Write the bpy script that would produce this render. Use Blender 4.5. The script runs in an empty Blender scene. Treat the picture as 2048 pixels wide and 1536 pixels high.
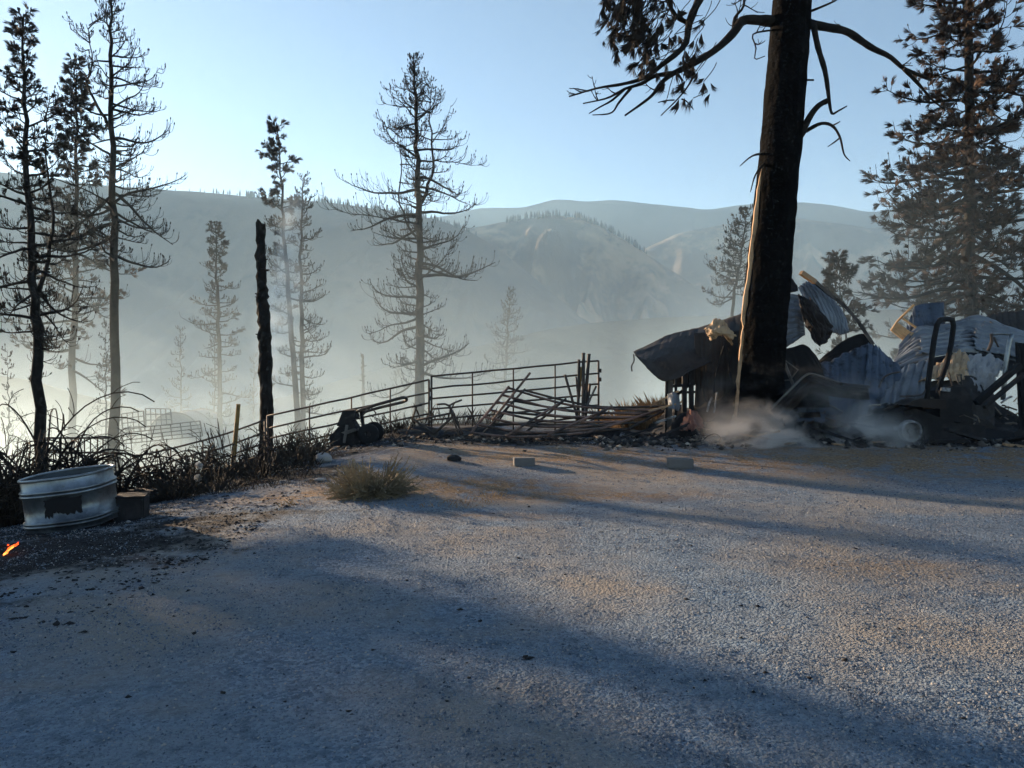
import bpy, bmesh, math, random
import numpy as np
from mathutils import Vector, Matrix
from math import sin, cos, pi, radians, sqrt

random.seed(7); rng = np.random.default_rng(7)
scene = bpy.context.scene
col = scene.collection

# ------------------------------------------------------------------ camera, sky, sun, exposure
F = 1547.0            # focal length of the photograph in its own pixels (2048 wide)
HZ = 740.0            # pixel row of the eye level
EYE = 1.6
cam = bpy.data.objects.new('camera', bpy.data.cameras.new('camera'))
col.objects.link(cam); scene.camera = cam
cam.location = (0, 0, EYE); cam.rotation_euler = (pi/2, 0, 0)
cam.data.sensor_width = 36; cam.data.lens = 36*F/2048
cam.data.shift_y = (HZ-768)/2048
cam.data.clip_start = .05; cam.data.clip_end = 8000

SUN_EL, SUN_AZ = 12.0, -50.0          # azimuth measured from the view direction, left is negative
world = bpy.data.worlds.new('World'); scene.world = world; world.use_nodes = True
wn = world.node_tree
sky = wn.nodes.new('ShaderNodeTexSky'); sky.sky_type = 'NISHITA'; sky.sun_disc = False
sky.sun_elevation = radians(SUN_EL); sky.sun_rotation = radians(SUN_AZ)
sky.altitude = 500; sky.air_density = .8; sky.dust_density = .15; sky.ozone_density = 1.0
wn.links.new(sky.outputs[0], wn.nodes['Background'].inputs[0])
wn.nodes['Background'].inputs[1].default_value = .05

sd = bpy.data.lights.new('sun', 'SUN'); sun = bpy.data.objects.new('sun', sd); col.objects.link(sun)
sd.energy = 5.0; sd.angle = radians(.9); sd.color = (1, .73, .48)
sdir = Vector((sin(radians(SUN_AZ))*cos(radians(SUN_EL)), cos(radians(SUN_AZ))*cos(radians(SUN_EL)), sin(radians(SUN_EL))))
sun.rotation_euler = sdir.to_track_quat('Z', 'Y').to_euler(); sun.location = sdir*100

vs = scene.view_settings
vs.view_transform = 'Standard'; vs.look = 'None'; vs.gamma = 1; vs.use_curve_mapping = False
vs.exposure = 2.06
cy = scene.cycles
cy.use_denoising = True; cy.use_adaptive_sampling = True; cy.adaptive_threshold = .025; cy.adaptive_min_samples = 16
cy.max_bounces = 6; cy.diffuse_bounces = 2; cy.glossy_bounces = 2; cy.transmission_bounces = 2
cy.transparent_max_bounces = 8; cy.volume_bounces = 2
cy.volume_step_rate = 1.5; cy.volume_max_steps = 128
cy.caustics_reflective = False; cy.caustics_refractive = False

# ------------------------------------------------------------------ helpers
def at(px, py, D):
    return Vector(((px-1024)/F*D, D, EYE-(py-HZ)/F*D))

def tag(o, label=None, cat=None, group=None, kind=None):
    if label: o['label'] = label
    if cat: o['category'] = cat
    if group: o['group'] = group
    if kind: o['kind'] = kind
    return o

def thing(name, label, cat, loc=(0, 0, 0), group=None):
    o = bpy.data.objects.new(name, None); col.objects.link(o); o.location = loc
    o.empty_display_size = .1
    return tag(o, label, cat, group)

class MB:
    def __init__(s): s.v = []; s.f = []
    def tube(s, pts, rad, n=6, cap=True):
        m = len(pts); b = len(s.v)
        if not hasattr(rad, '__len__'): rad = [rad]*m
        px = None
        cs = [(cos(2*pi*k/n), sin(2*pi*k/n)) for k in range(n)]
        for i in range(m):
            p = pts[i]
            a = pts[max(0, i-1)]; c = pts[min(m-1, i+1)]
            dx, dy, dz = c[0]-a[0], c[1]-a[1], c[2]-a[2]
            L = sqrt(dx*dx+dy*dy+dz*dz) or 1e-9
            dx /= L; dy /= L; dz /= L
            if px is None: px = (0, 0, 1) if abs(dz) < .8 else (1, 0, 0)
            k = px[0]*dx+px[1]*dy+px[2]*dz
            ux, uy, uz = px[0]-k*dx, px[1]-k*dy, px[2]-k*dz
            L = sqrt(ux*ux+uy*uy+uz*uz)
            if L < 1e-4:
                ux, uy, uz = (1, 0, 0) if abs(dx) < .8 else (0, 1, 0); L = 1
            ux /= L; uy /= L; uz /= L
            px = (ux, uy, uz)
            wx, wy, wz = dy*uz-dz*uy, dz*ux-dx*uz, dx*uy-dy*ux
            r = rad[i]
            for (cc, ss) in cs:
                s.v.append((p[0]+r*(cc*ux+ss*wx), p[1]+r*(cc*uy+ss*wy), p[2]+r*(cc*uz+ss*wz)))
        for i in range(m-1):
            o = b+i*n
            for k in range(n):
                k2 = (k+1) % n
                s.f.append((o+k, o+k2, o+n+k2, o+n+k))
        if cap:
            s.f.append(tuple(range(b+n-1, b-1, -1))); e = b+(m-1)*n
            s.f.append(tuple(range(e, e+n)))
        return s
    def box(s, c, d, rot=None, taper=1.0):
        b = len(s.v); R = rot.to_3x3() if rot is not None else Matrix.Identity(3)
        for sz in (-1, 1):
            t = taper if sz > 0 else 1
            for sx, sy in ((-1, -1), (1, -1), (1, 1), (-1, 1)):
                q = R @ Vector((sx*d[0]/2*t, sy*d[1]/2*t, sz*d[2]/2))
                s.v.append((c[0]+q.x, c[1]+q.y, c[2]+q.z))
        for f in ((0, 3, 2, 1), (4, 5, 6, 7), (0, 1, 5, 4), (1, 2, 6, 5), (2, 3, 7, 6), (3, 0, 4, 7)):
            s.f.append(tuple(b+i for i in f))
        return s
    def bar(s, p0, p1, w, h, roll=0):
        p0 = Vector(p0); p1 = Vector(p1); d = p1-p0
        q = d.to_track_quat('X', 'Z').to_matrix() @ Matrix.Rotation(roll, 3, 'X')
        return s.box((p0+p1)/2, (d.length, w, h), q)
    def lathe(s, prof, c, axis='Z', n=24, rot=None):
        """prof: (radius, height) pairs, closed loop if first==last"""
        b = len(s.v); m = len(prof); R = rot.to_3x3() if rot is not None else Matrix.Identity(3)
        for (r, h) in prof:
            for k in range(n):
                a = 2*pi*k/n
                q = R @ (Vector((r*cos(a), r*sin(a), h)) if axis == 'Z' else Vector((r*cos(a), h, r*sin(a))))
                s.v.append((c[0]+q.x, c[1]+q.y, c[2]+q.z))
        for i in range(m-1):
            for k in range(n):
                k2 = (k+1) % n
                s.f.append((b+i*n+k, b+i*n+k2, b+(i+1)*n+k2, b+(i+1)*n+k))
        return s
    def prism(s, poly, y0, y1):
        """poly of (x,z) world coords extruded from depth y0 to y1"""
        b = len(s.v); n = len(poly)
        for y in (y0, y1):
            for (x, z) in poly: s.v.append((x, y, z))
        s.f.append(tuple(range(b, b+n))); s.f.append(tuple(range(b+2*n-1, b+n-1, -1)))
        for k in range(n):
            k2 = (k+1) % n
            s.f.append((b+k, b+n+k, b+n+k2, b+k2))
        return s
    def build(s, name, mat, parent=None, smooth=False):
        o_ = parent.location if parent else Vector((0, 0, 0))
        if parent and parent.parent: o_ = o_+parent.parent.location
        v = np.array(s.v, dtype=np.float64).reshape(-1, 3)-np.array(o_)
        me = bpy.data.meshes.new(name); me.from_pydata(v.tolist(), [], s.f)
        me.materials.append(mat)
        if smooth: me.polygons.foreach_set('use_smooth', [True]*len(me.polygons))
        me.update()
        o = bpy.data.objects.new(name, me); col.objects.link(o)
        if parent: o.parent = parent
        return o

def mesh_np(name, v, f, mat, parent=None, smooth=False):
    """fast mesh from numpy arrays; f is (n,3) or (n,4)"""
    me = bpy.data.meshes.new(name); v = np.asarray(v, np.float32); f = np.asarray(f, np.int32)
    if parent is not None: v = v-np.array(parent.location, np.float32)
    k = f.shape[1]
    me.vertices.add(len(v)); me.vertices.foreach_set('co', v.ravel())
    me.loops.add(f.size); me.loops.foreach_set('vertex_index', f.ravel())
    me.polygons.add(len(f)); me.polygons.foreach_set('loop_start', np.arange(0, f.size, k, dtype=np.int32))
    if smooth: me.polygons.foreach_set('use_smooth', np.ones(len(f), bool))
    me.materials.append(mat); me.update(calc_edges=True); me.validate()
    o = bpy.data.objects.new(name, me); col.objects.link(o)
    if parent is not None: o.parent = parent
    return o

def catmull(pts, n):
    P = [Vector(p) for p in pts]
    if len(P) == 2: return [P[0].lerp(P[1], k/(n-1)) for k in range(n)]
    out = []
    for k in range(n):
        t = k/(n-1)*(len(P)-1); i = min(int(t), len(P)-2); u = t-i
        p0 = P[i-1] if i > 0 else 2*P[0]-P[1]; p1 = P[i]; p2 = P[i+1]
        p3 = P[i+2] if i+2 < len(P) else 2*P[-1]-P[-2]
        out.append(.5*((2*p1)+(p2-p0)*u+(2*p0-5*p1+4*p2-p3)*u*u+(3*p1-p0-3*p2+p3)*u*u*u))
    return out

def sstep(a, b, x):
    t = np.clip((x-a)/(b-a), 0, 1); return t*t*(3-2*t)

_perm = rng.random((256, 256))
def vnoise(x, y):
    x = np.asarray(x, float); y = np.asarray(y, float)
    xi = np.floor(x).astype(int); yi = np.floor(y).astype(int); u = x-xi; v = y-yi
    u = u*u*(3-2*u); v = v*v*(3-2*v)
    g = lambda a, b: _perm[a & 255, b & 255]
    return (g(xi, yi)*(1-u)+g(xi+1, yi)*u)*(1-v)+(g(xi, yi+1)*(1-u)+g(xi+1, yi+1)*u)*v-.5
def fbm(x, y, o=4):
    s = 0; a = 1
    for i in range(o): s = s+a*vnoise(x*2**i+17*i, y*2**i+31*i); a *= .5
    return s

def lfbm(x, y, o=3):
    """like fbm with straight creases"""
    s = 0; a = 1
    for i in range(o):
        xx = np.asarray(x, float)*2**i+17.3*i; yy = np.asarray(y, float)*2**i+31.7*i
        xi = np.floor(xx).astype(int); yi = np.floor(yy).astype(int); u = xx-xi; v = yy-yi
        g = lambda a_, b_: _perm[a_ & 255, b_ & 255]
        lo = g(xi, yi)+(g(xi+1, yi)-g(xi, yi))*u+(g(xi+1, yi+1)-g(xi+1, yi))*v
        hi = g(xi, yi)+(g(xi, yi+1)-g(xi, yi))*v+(g(xi+1, yi+1)-g(xi, yi+1))*u
        s = s+a*(np.where(u > v, lo, hi)-.5); a *= .5
    return s
def gz(x, y):
    """height of the ground"""
    x = np.asarray(x, float); y = np.asarray(y, float)
    L = np.maximum(0, -x-1.9); s = np.clip((y-3)/14, 0, 1.3)
    z = -2.4*np.tanh(.075*L**1.6*s/2.4)
    z = z+.26*sstep(-6, -2, x)*sstep(9, 15, y)
    B = np.maximum(0, y-18.5); z = z-.055*np.minimum(B, 40)-.22*np.maximum(0, np.minimum(y-58, 190))
    z = z+.05*fbm(x*.35, y*.35, 3)+.012*fbm(x*2.3, y*2.3, 2)
    far = np.maximum(0, y-60); z = z+np.minimum(far*.05, 6)*fbm(x*.01, y*.01, 3)
    return z
def gzs(x, y): return float(gz(x, y))
def gnd(px, D):
    x = (px-1024)/F*D; return Vector((x, D, gzs(x, D)))
def ground_at(px, py):
    """point of the ground seen at a pixel"""
    for D in np.arange(2.5, 60, .02):
        x = (px-1024)/F*D
        if EYE-(py-HZ)/F*D <= gzs(x, D): return Vector((x, D, gzs(x, D)))
    return gnd(px, 20)

# ------------------------------------------------------------------ materials
def mat(name, base=(.5, .5, .5), rough=.8, metal=0, noise=None, bump=None, spec=.3):
    """noise: (scale, colour2, lo, hi) list mixed one after another over the base colour"""
    m = bpy.data.materials.new(name); m.use_nodes = True; nt = m.node_tree; N = nt.nodes; Lk = nt.links
    b = N['Principled BSDF']; b.inputs['Roughness'].default_value = rough; b.inputs['Metallic'].default_value = metal
    b.inputs['Specular IOR Level'].default_value = spec
    b.inputs['Base Color'].default_value = (*base, 1)
    tc = N.new('ShaderNodeTexCoord'); last = None
    for (sc, c2, lo, hi) in (noise or []):
        n = N.new('ShaderNodeTexNoise'); n.inputs['Scale'].default_value = sc; n.inputs['Detail'].default_value = 6
        n.inputs['Roughness'].default_value = .65
        Lk.new(tc.outputs['Object'], n.inputs['Vector'])
        r = N.new('ShaderNodeMapRange'); r.inputs['From Min'].default_value = lo; r.inputs['From Max'].default_value = hi
        Lk.new(n.outputs['Fac'], r.inputs['Value'])
        x = N.new('ShaderNodeMix'); x.data_type = 'RGBA'; Lk.new(r.outputs['Result'], x.inputs['Factor'])
        if last: Lk.new(last, x.inputs['A'])
        else: x.inputs['A'].default_value = (*base, 1)
        x.inputs['B'].default_value = (*c2, 1); last = x.outputs['Result']
    if last: Lk.new(last, b.inputs['Base Color'])
    if bump:
        n = N.new('ShaderNodeTexNoise'); n.inputs['Scale'].default_value = bump[0]; n.inputs['Detail'].default_value = 5
        Lk.new(tc.outputs['Object'], n.inputs['Vector'])
        bp = N.new('ShaderNodeBump'); bp.inputs['Strength'].default_value = bump[1]; bp.inputs['Distance'].default_value = bump[2]
        Lk.new(n.outputs['Fac'], bp.inputs['Height']); Lk.new(bp.outputs['Normal'], b.inputs['Normal'])
    return m

M = {}
M['bark'] = mat('charred_bark', (.012, .011, .010), .9, noise=[(3, (.03, .026, .023), .45, .7)], bump=(14, .8, .03), spec=.1)
M['twig'] = mat('charred_twig', (.013, .012, .011), .9, noise=[(2, (.028, .023, .02), .4, .7)], spec=.1)
M['needle'] = mat('scorched_needles', (.018, .014, .011), .85, noise=[(1.2, (.05, .032, .020), .45, .7)])
M['needle_brown'] = mat('scorched_brown_needles', (.024, .017, .013), .85, noise=[(.8, (.085, .048, .028), .42, .68)])
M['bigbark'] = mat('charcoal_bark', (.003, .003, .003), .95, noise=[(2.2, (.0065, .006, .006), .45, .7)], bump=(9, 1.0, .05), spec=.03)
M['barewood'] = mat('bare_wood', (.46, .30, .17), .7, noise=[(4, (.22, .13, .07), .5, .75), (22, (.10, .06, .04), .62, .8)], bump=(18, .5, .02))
M['pipe'] = mat('burnt_pipe', (.05, .045, .042), .6, .3, noise=[(3, (.13, .085, .06), .45, .7)])
M['redpipe'] = mat('scorched_red_pipe', (.25, .15, .115), .6, .2, noise=[(2.5, (.05, .043, .04), .42, .62)])
M['steel'] = mat('galvanised_steel', (.26, .29, .31), .36, .8, noise=[(1.6, (.08, .09, .10), .42, .62), (9, (.10, .075, .05), .62, .75)], spec=.5)
M['tankin'] = mat('sooty_steel', (.10, .115, .125), .6, .5, noise=[(4, (.08, .08, .08), .45, .65)])
M['soot'] = mat('soot', (.012, .012, .013), .9)  # sooted parts, and the painted shadow band under the wavy roof
M['char'] = mat('char', (.016, .015, .016), .9, noise=[(3, (.045, .04, .04), .5, .75)], bump=(9, .8, .03))
M['ash'] = mat('ash', (.30, .30, .30), .95, noise=[(8, (.06, .06, .062), .42, .6)], bump=(20, .5, .01))
M['sheet'] = mat('burnt_roof_sheet', (.19, .205, .22), .5, .5, noise=[(.8, (.10, .11, .122), .42, .62), (2.3, (.085, .06, .045), .58, .72), (3.5, (.03, .029, .029), .58, .72)], bump=(16, .5, .02))
M['sheetdark'] = mat('sooty_roof_sheet', (.045, .041, .039), .75, .15, noise=[(1.6, (.022, .02, .02), .45, .65), (3, (.08, .06, .048), .6, .78)], bump=(9, .25, .01))
M['sheetblue'] = mat('blue_grey_sheet', (.072, .098, .14), .55, .35, noise=[(1.0, (.04, .054, .076), .43, .6), (4, (.012, .012, .013), .52, .66)], bump=(14, .5, .02))
M['brownmetal'] = mat('rusted_hood', (.028, .021, .018), .8, .15, noise=[(2, (.014, .012, .012), .42, .6), (7, (.05, .038, .03), .6, .72)], bump=(9, .3, .01))
M['tanfoil'] = mat('crumpled_insulation', (.40, .28, .17), .75, noise=[(5, (.30, .22, .15), .5, .7), (8, (.05, .04, .035), .62, .72)], bump=(10, .4, .02))
M['whitefoil'] = mat('crumpled_white_lining', (.30, .30, .30), .7, noise=[(4, (.27, .27, .27), .48, .68), (7, (.06, .06, .06), .64, .74)], bump=(10, .4, .02))
M['pink'] = mat('pink_insulation', (.22, .10, .075), .95, noise=[(7, (.18, .11, .09), .48, .66)], bump=(14, .7, .03))
M['plank'] = mat('scorched_plank', (.36, .23, .13), .8, noise=[(4, (.12, .08, .05), .5, .7)], bump=(14, .4, .01))
M['siding'] = mat('yellow_wood_siding', (.50, .31, .14), .8, noise=[(6, (.30, .19, .10), .5, .7)])
M['greywood'] = mat('smoky_timber', (.12, .11, .10), .85, noise=[(3, (.05, .046, .044), .45, .65)], bump=(12, .4, .01))
M['stone'] = mat('pale_stone', (.30, .29, .28), .85, noise=[(6, (.25, .24, .22), .45, .65)], bump=(12, .5, .02))
M['block'] = mat('concrete_block', (.14, .135, .13), .9, noise=[(6, (.13, .12, .115), .45, .65)], bump=(30, .5, .006))
M['drybush'] = mat('dry_rabbitbrush', (.235, .185, .11), .9, noise=[(3, (.11, .09, .06), .45, .65)])
M['weed'] = mat('dark_dry_weeds', (.026, .022, .017), .9, noise=[(1.0, (.065, .046, .03), .5, .7)])
M['drygrass'] = mat('dry_grass', (.34, .22, .11), .9, noise=[(1, (.22, .13, .065), .45, .65)])
M['sage'] = mat('grey_sage', (.085, .10, .11), .9)
M['fluff'] = mat('seed_fluff', (.62, .57, .50), .95)
M['yellowpost'] = mat('yellow_post_paint', (.26, .16, .05), .7, noise=[(6, (.10, .06, .03), .5, .7)])
M['tarp'] = mat('pale_cover', (.25, .26, .27), .8)

def flame_mat():
    m = bpy.data.materials.new('flame'); m.use_nodes = True; nt = m.node_tree
    nt.nodes.clear(); o = nt.nodes.new('ShaderNodeOutputMaterial'); e = nt.nodes.new('ShaderNodeEmission')
    n = nt.nodes.new('ShaderNodeTexNoise'); n.inputs['Scale'].default_value = 14
    tc = nt.nodes.new('ShaderNodeTexCoord'); nt.links.new(tc.outputs['Object'], n.inputs['Vector'])
    r = nt.nodes.new('ShaderNodeValToRGB'); r.color_ramp.elements[0].position = .4; r.color_ramp.elements[0].color = (.8, .05, .008, 1)
    r.color_ramp.elements[1].position = .65; r.color_ramp.elements[1].color = (1, .30, .06, 1)
    nt.links.new(n.outputs['Fac'], r.inputs['Fac']); nt.links.new(r.outputs['Color'], e.inputs['Color'])
    e.inputs['Strength'].default_value = .8; nt.links.new(e.outputs[0], o.inputs['Surface'])
    return m
M['flame'] = flame_mat()

def gravel_ground_mat():
    m = bpy.data.materials.new('gravel_ground'); m.use_nodes = True; nt = m.node_tree; N = nt.nodes; Lk = nt.links
    b = N['Principled BSDF']; b.inputs['Roughness'].default_value = .95; b.inputs['Specular IOR Level'].default_value = .15
    tc = N.new('ShaderNodeTexCoord')
    def noise(sc, det=5, rough=.6):
        n = N.new('ShaderNodeTexNoise'); n.inputs['Scale'].default_value = sc; n.inputs['Detail'].default_value = det
        n.inputs['Roughness'].default_value = rough; Lk.new(tc.outputs['Object'], n.inputs['Vector']); return n.outputs['Fac']
    def rng_(v, lo, hi, a=0., c=1.):
        r = N.new('ShaderNodeMapRange'); r.inputs['From Min'].default_value = lo; r.inputs['From Max'].default_value = hi
        r.inputs['To Min'].default_value = a; r.inputs['To Max'].default_value = c
        Lk.new(v, r.inputs['Value']); return r.outputs['Result']
    def mix(fac, A, B):
        x = N.new('ShaderNodeMix'); x.data_type = 'RGBA'; Lk.new(fac, x.inputs['Factor'])
        for s, v in (('A', A), ('B', B)):
            if isinstance(v, tuple): x.inputs[s].default_value = (*v, 1)
            else: Lk.new(v, x.inputs[s])
        return x.outputs['Result']
    def mth(op, a, c):
        x = N.new('ShaderNodeMath'); x.operation = op
        for i, v in enumerate((a, c)):
            if isinstance(v, (int, float)): x.inputs[i].default_value = v
            else: Lk.new(v, x.inputs[i])
        return x.outputs[0]
    vo = N.new('ShaderNodeTexVoronoi'); vo.inputs['Scale'].default_value = 42; Lk.new(tc.outputs['Object'], vo.inputs['Vector'])
    vo2 = N.new('ShaderNodeTexVoronoi'); vo2.inputs['Scale'].default_value = 95; Lk.new(tc.outputs['Object'], vo2.inputs['Vector'])
    bw = N.new('ShaderNodeRGBToBW'); Lk.new(vo.outputs['Color'], bw.inputs[0])
    c = mix(rng_(bw.outputs[0], .25, .75), (.112, .162, .222), (.225, .295, .365))
    c = mix(rng_(noise(1.1), .4, .65), c, (.215, .255, .295))
    c = mix(rng_(noise(7, 6, .75), .52, .70), c, (.075, .102, .135))
    c = mix(rng_(noise(55, 4, .8), .56, .66), c, (.042, .058, .078))
    c = mix(rng_(noise(.5, 4, .55), .46, .62), c, (.265, .245, .22))  # broad tan patches, painting the warm tone of sunlit ground into the gravel
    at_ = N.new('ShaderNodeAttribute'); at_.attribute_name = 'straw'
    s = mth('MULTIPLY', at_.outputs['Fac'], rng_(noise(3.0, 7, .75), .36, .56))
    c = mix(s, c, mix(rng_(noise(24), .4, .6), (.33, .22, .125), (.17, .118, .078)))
    ac = N.new('ShaderNodeAttribute'); ac.attribute_name = 'char'
    k = mth('ADD', ac.outputs['Fac'], mth('MULTIPLY', mth('SUBTRACT', noise(2.2, 8, .75), .5), 1.6))
    k = mth('MULTIPLY', rng_(k, .42, .72), rng_(ac.outputs['Fac'], .03, .25))
    c = mix(k, c, mix(rng_(noise(30), .42, .62), (.014, .014, .015), (.036, .035, .036)))
    Lk.new(c, b.inputs['Base Color'])
    h = mth('ADD', mth('MULTIPLY', vo.outputs['Distance'], -1.0), mth('MULTIPLY', vo2.outputs['Distance'], -.5))
    h = mth('ADD', h, mth('MULTIPLY', noise(9, 6, .7), 1.2))
    bp = N.new('ShaderNodeBump'); bp.inputs['Strength'].default_value = .9; bp.inputs['Distance'].default_value = .03
    Lk.new(h, bp.inputs['Height']); Lk.new(bp.outputs['Normal'], b.inputs['Normal'])
    return m
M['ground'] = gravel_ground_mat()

def island_mat(name, stops, rough=.9):
    m = bpy.data.materials.new(name); m.use_nodes = True; nt = m.node_tree; b = nt.nodes['Principled BSDF']
    b.inputs['Roughness'].default_value = rough; b.inputs['Specular IOR Level'].default_value = .2
    g = nt.nodes.new('ShaderNodeNewGeometry'); r = nt.nodes.new('ShaderNodeValToRGB')
    e = r.color_ramp.elements
    e[0].position, e[0].color = stops[0][0], (*stops[0][1], 1); e[1].position, e[1].color = stops[-1][0], (*stops[-1][1], 1)
    for p, c in stops[1:-1]:
        k = e.new(p); k.color = (*c, 1)
    nt.links.new(g.outputs['Random Per Island'], r.inputs['Fac']); nt.links.new(r.outputs['Color'], b.inputs['Base Color'])
    return m
M['pebble'] = island_mat('gravel_stone', [(0, (.045, .060, .082)), (.3, (.12, .158, .205)), (.75, (.23, .25, .27)), (1, (.40, .36, .31))])
M['rubble'] = island_mat('fire_rubble', [(0, (.015, .014, .014)), (.6, (.05, .045, .042)), (.85, (.15, .125, .105)), (1, (.42, .36, .29))])
M['hill'] = mat('dry_grass_hill', (.115, .095, .075), .95, noise=[(.010, (.40, .28, .17), .47, .60), (.03, (.075, .066, .056), .55, .7)], bump=(.04, .6, 6))
M['hilldark'] = mat('burnt_grass_hill', (.085, .075, .066), .95, noise=[(.012, (.13, .105, .08), .45, .65), (.05, (.05, .046, .042), .55, .7)], bump=(.05, .6, 5))
M['hillfar'] = mat('far_hill', (.10, .092, .08), .95, noise=[(.006, (.15, .13, .10), .45, .65)])
M['conifer'] = mat('far_conifer', (.03, .036, .03), .9)

# ------------------------------------------------------------------ ground
def axis(lo, hi, n, k, c=0.):
    a = math.asinh((lo-c)/k); b_ = math.asinh((hi-c)/k)
    return c+k*np.sinh(np.linspace(a, b_, n))
gx = axis(-1900, 1500, 620, 9.0, 0.); gy = axis(-45, 1900, 560, 9.0, 7.)
X, Y = np.meshgrid(gx, gy); Z = gz(X, Y)
near = (np.abs(X) < 30) & (Y < 30)
Z = Z+np.where(near, .010*fbm(X*6, Y*6, 3), 0)
nx, ny = len(gx), len(gy)
idx = np.arange(nx*ny).reshape(ny, nx)
quads = np.stack([idx[:-1, :-1], idx[:-1, 1:], idx[1:, 1:], idx[1:, :-1]], -1).reshape(-1, 4)
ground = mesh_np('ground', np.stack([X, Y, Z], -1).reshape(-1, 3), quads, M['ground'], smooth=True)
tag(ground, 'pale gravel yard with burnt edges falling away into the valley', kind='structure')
def masks(X, Y):
    """burnt ground and straw by place"""
    def blob(cx, cy_, rx, ry, rot=0.):
        c, s = cos(rot), sin(rot); u = ((X-cx)*c+(Y-cy_)*s)/rx; v = (-(X-cx)*s+(Y-cy_)*c)/ry
        return np.clip(1.25-np.sqrt(u*u+v*v), 0, 1)
    # burnt ground: the wreck's footprint, the weedy bank, patches round the tank
    char = np.maximum.reduce([blob(6.0, 17.3, 8.5, 3.0), blob(-3.6, 15.2, 4.0, 3.0), blob(-1.2, 15.3, 2.6, 1.6),
        blob(-6.0, 9.0, 3.2, 2.4), blob(-4.8, 7.0, 3.1, 1.5, .22)*.95, blob(.4, 14.5, 5.4, 1.1)*.95, blob(-3.2, 13.6, 2.2, 1.2)*.8, blob(5.0, 14.2, 6.5, .6), blob(-3.4, 8.4, 2.4, .9, .2)*.72, blob(-6.8, 12.6, 5.2, 3.6), blob(-3.2, 11.6, 1.9, 1.3)*.85, blob(-3.9, 5.4, 1.3, .35, .2)*.6, blob(2.3, 14.7, 3.2, .75)*.8,
        sstep(17, 20, Y)*.8])
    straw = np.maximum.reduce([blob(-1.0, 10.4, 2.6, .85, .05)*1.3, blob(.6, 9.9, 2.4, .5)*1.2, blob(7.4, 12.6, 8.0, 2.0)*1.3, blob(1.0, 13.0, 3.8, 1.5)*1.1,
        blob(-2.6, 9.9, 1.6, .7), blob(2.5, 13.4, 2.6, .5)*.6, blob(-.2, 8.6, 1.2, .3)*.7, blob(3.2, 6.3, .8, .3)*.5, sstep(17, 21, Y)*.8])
    return char, straw
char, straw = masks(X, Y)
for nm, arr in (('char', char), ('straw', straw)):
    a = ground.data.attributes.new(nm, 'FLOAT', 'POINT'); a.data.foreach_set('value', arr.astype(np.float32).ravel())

# ------------------------------------------------------------------ hills
def hill(name, label, prof, D, depth, floor, m, relief, nu=360, nv=46, seed=0, back=.35):
    p = np.array(prof, float); us = np.linspace(p[0, 0], p[-1, 0], nu)
    py = np.interp(us, p[:, 0], p[:, 1])
    k = np.hanning(9); k /= k.sum(); py = np.convolve(np.pad(py, 4, 'edge'), k, 'valid')
    x = (us-1024)/F*D; zc = EYE-(py-HZ)/F*D+D*.0012*fbm(us*.02+seed, us*0+seed, 3)
    t = np.concatenate([np.linspace(-back, 0, 10)[:-1], np.linspace(0, 1, nv)])
    U, T = np.meshgrid(np.arange(nu), t)
    XX = x[U]; YY = D-T*depth; zcr = zc[U]
    shape = np.where(T > 0, (1-np.clip(T, 0, 1))**1.25, (1-np.clip(-T/back, 0, 1)**2))
    mid = sstep(0, .4, np.abs(T))
    g = 1-2*np.abs(fbm(XX/(D*.09)+seed*3.1+T*.9, T*.8+seed, 4))
    g2 = fbm(XX/(D*.03)+T*2.0, T*5+seed, 4)
    hgt = np.maximum(zcr-floor, 1)
    ZZ = floor+hgt*shape+mid*(np.clip(1-T, 0, 1))*relief*((g-.6)*hgt*.5+g2*hgt*.12)
    n_t = len(t); id_ = np.arange(n_t*nu).reshape(n_t, nu)
    q = np.stack([id_[:-1, :-1], id_[1:, :-1], id_[1:, 1:], id_[:-1, 1:]], -1).reshape(-1, 4)
    o = mesh_np(name, np.stack([XX, YY, ZZ], -1).reshape(-1, 3), q, m, smooth=True)
    tag(o, label, kind='structure')
    return x, zc, D
FLOOR = -52.
hill('far_hill', 'farthest pale blue ridge along the skyline', [(-300, 560), (500, 470), (900, 432), (960, 415), (1050, 416), (1110, 397), (1165, 404), (1225, 400), (1330, 410), (1420, 420), (1500, 408), (1600, 404), (1660, 410), (1740, 425), (1850, 415), (1950, 402), (2050, 412), (2400, 400), (2600, 430)], 1450, 420, FLOOR, M['hillfar'], .8, seed=1)
hc = hill('right_hill', 'hazy grass hill with pale gullies behind the wreck', [(1180, 560), (1260, 512), (1350, 468), (1450, 448), (1600, 437), (1740, 456), (1900, 440), (2100, 432), (2300, 440), (2600, 470)], 1000, 330, FLOOR, M['hill'], .7, seed=4)
mc = hill('middle_hill', 'hazy grass hill with a tree fringed crest and tan gullies', [(780, 500), (880, 470), (950, 455), (1000, 446), (1060, 436), (1110, 430), (1160, 437), (1200, 452), (1250, 480), (1300, 512), (1380, 565), (1450, 610)], 850, 300, FLOOR, M['hill'], 2.0, seed=5)
lc = hill('left_hill', 'large dark hill across the valley with trees along its crest', [(-1500, 470), (-900, 400), (-400, 360), (-100, 345), (0, 345), (100, 356), (200, 370), (330, 379), (420, 386), (490, 392), (560, 398), (640, 403), (720, 412), (800, 424), (880, 440), (940, 462), (1000, 500), (1060, 548), (1120, 600), (1200, 660)], 700, 360, FLOOR, M['hilldark'], .9, seed=2)
hill('near_ridge', 'smooth low ridge rising to the right in the valley', [(350, 850), (450, 822), (600, 785), (700, 755), (800, 725), (900, 702), (1000, 684), (1060, 666), (1150, 650), (1250, 640), (1350, 634), (1450, 632), (1600, 626), (1800, 618), (2100, 620), (2500, 600)], 240, 110, -40, M['hilldark'], .15, seed=3)
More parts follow.
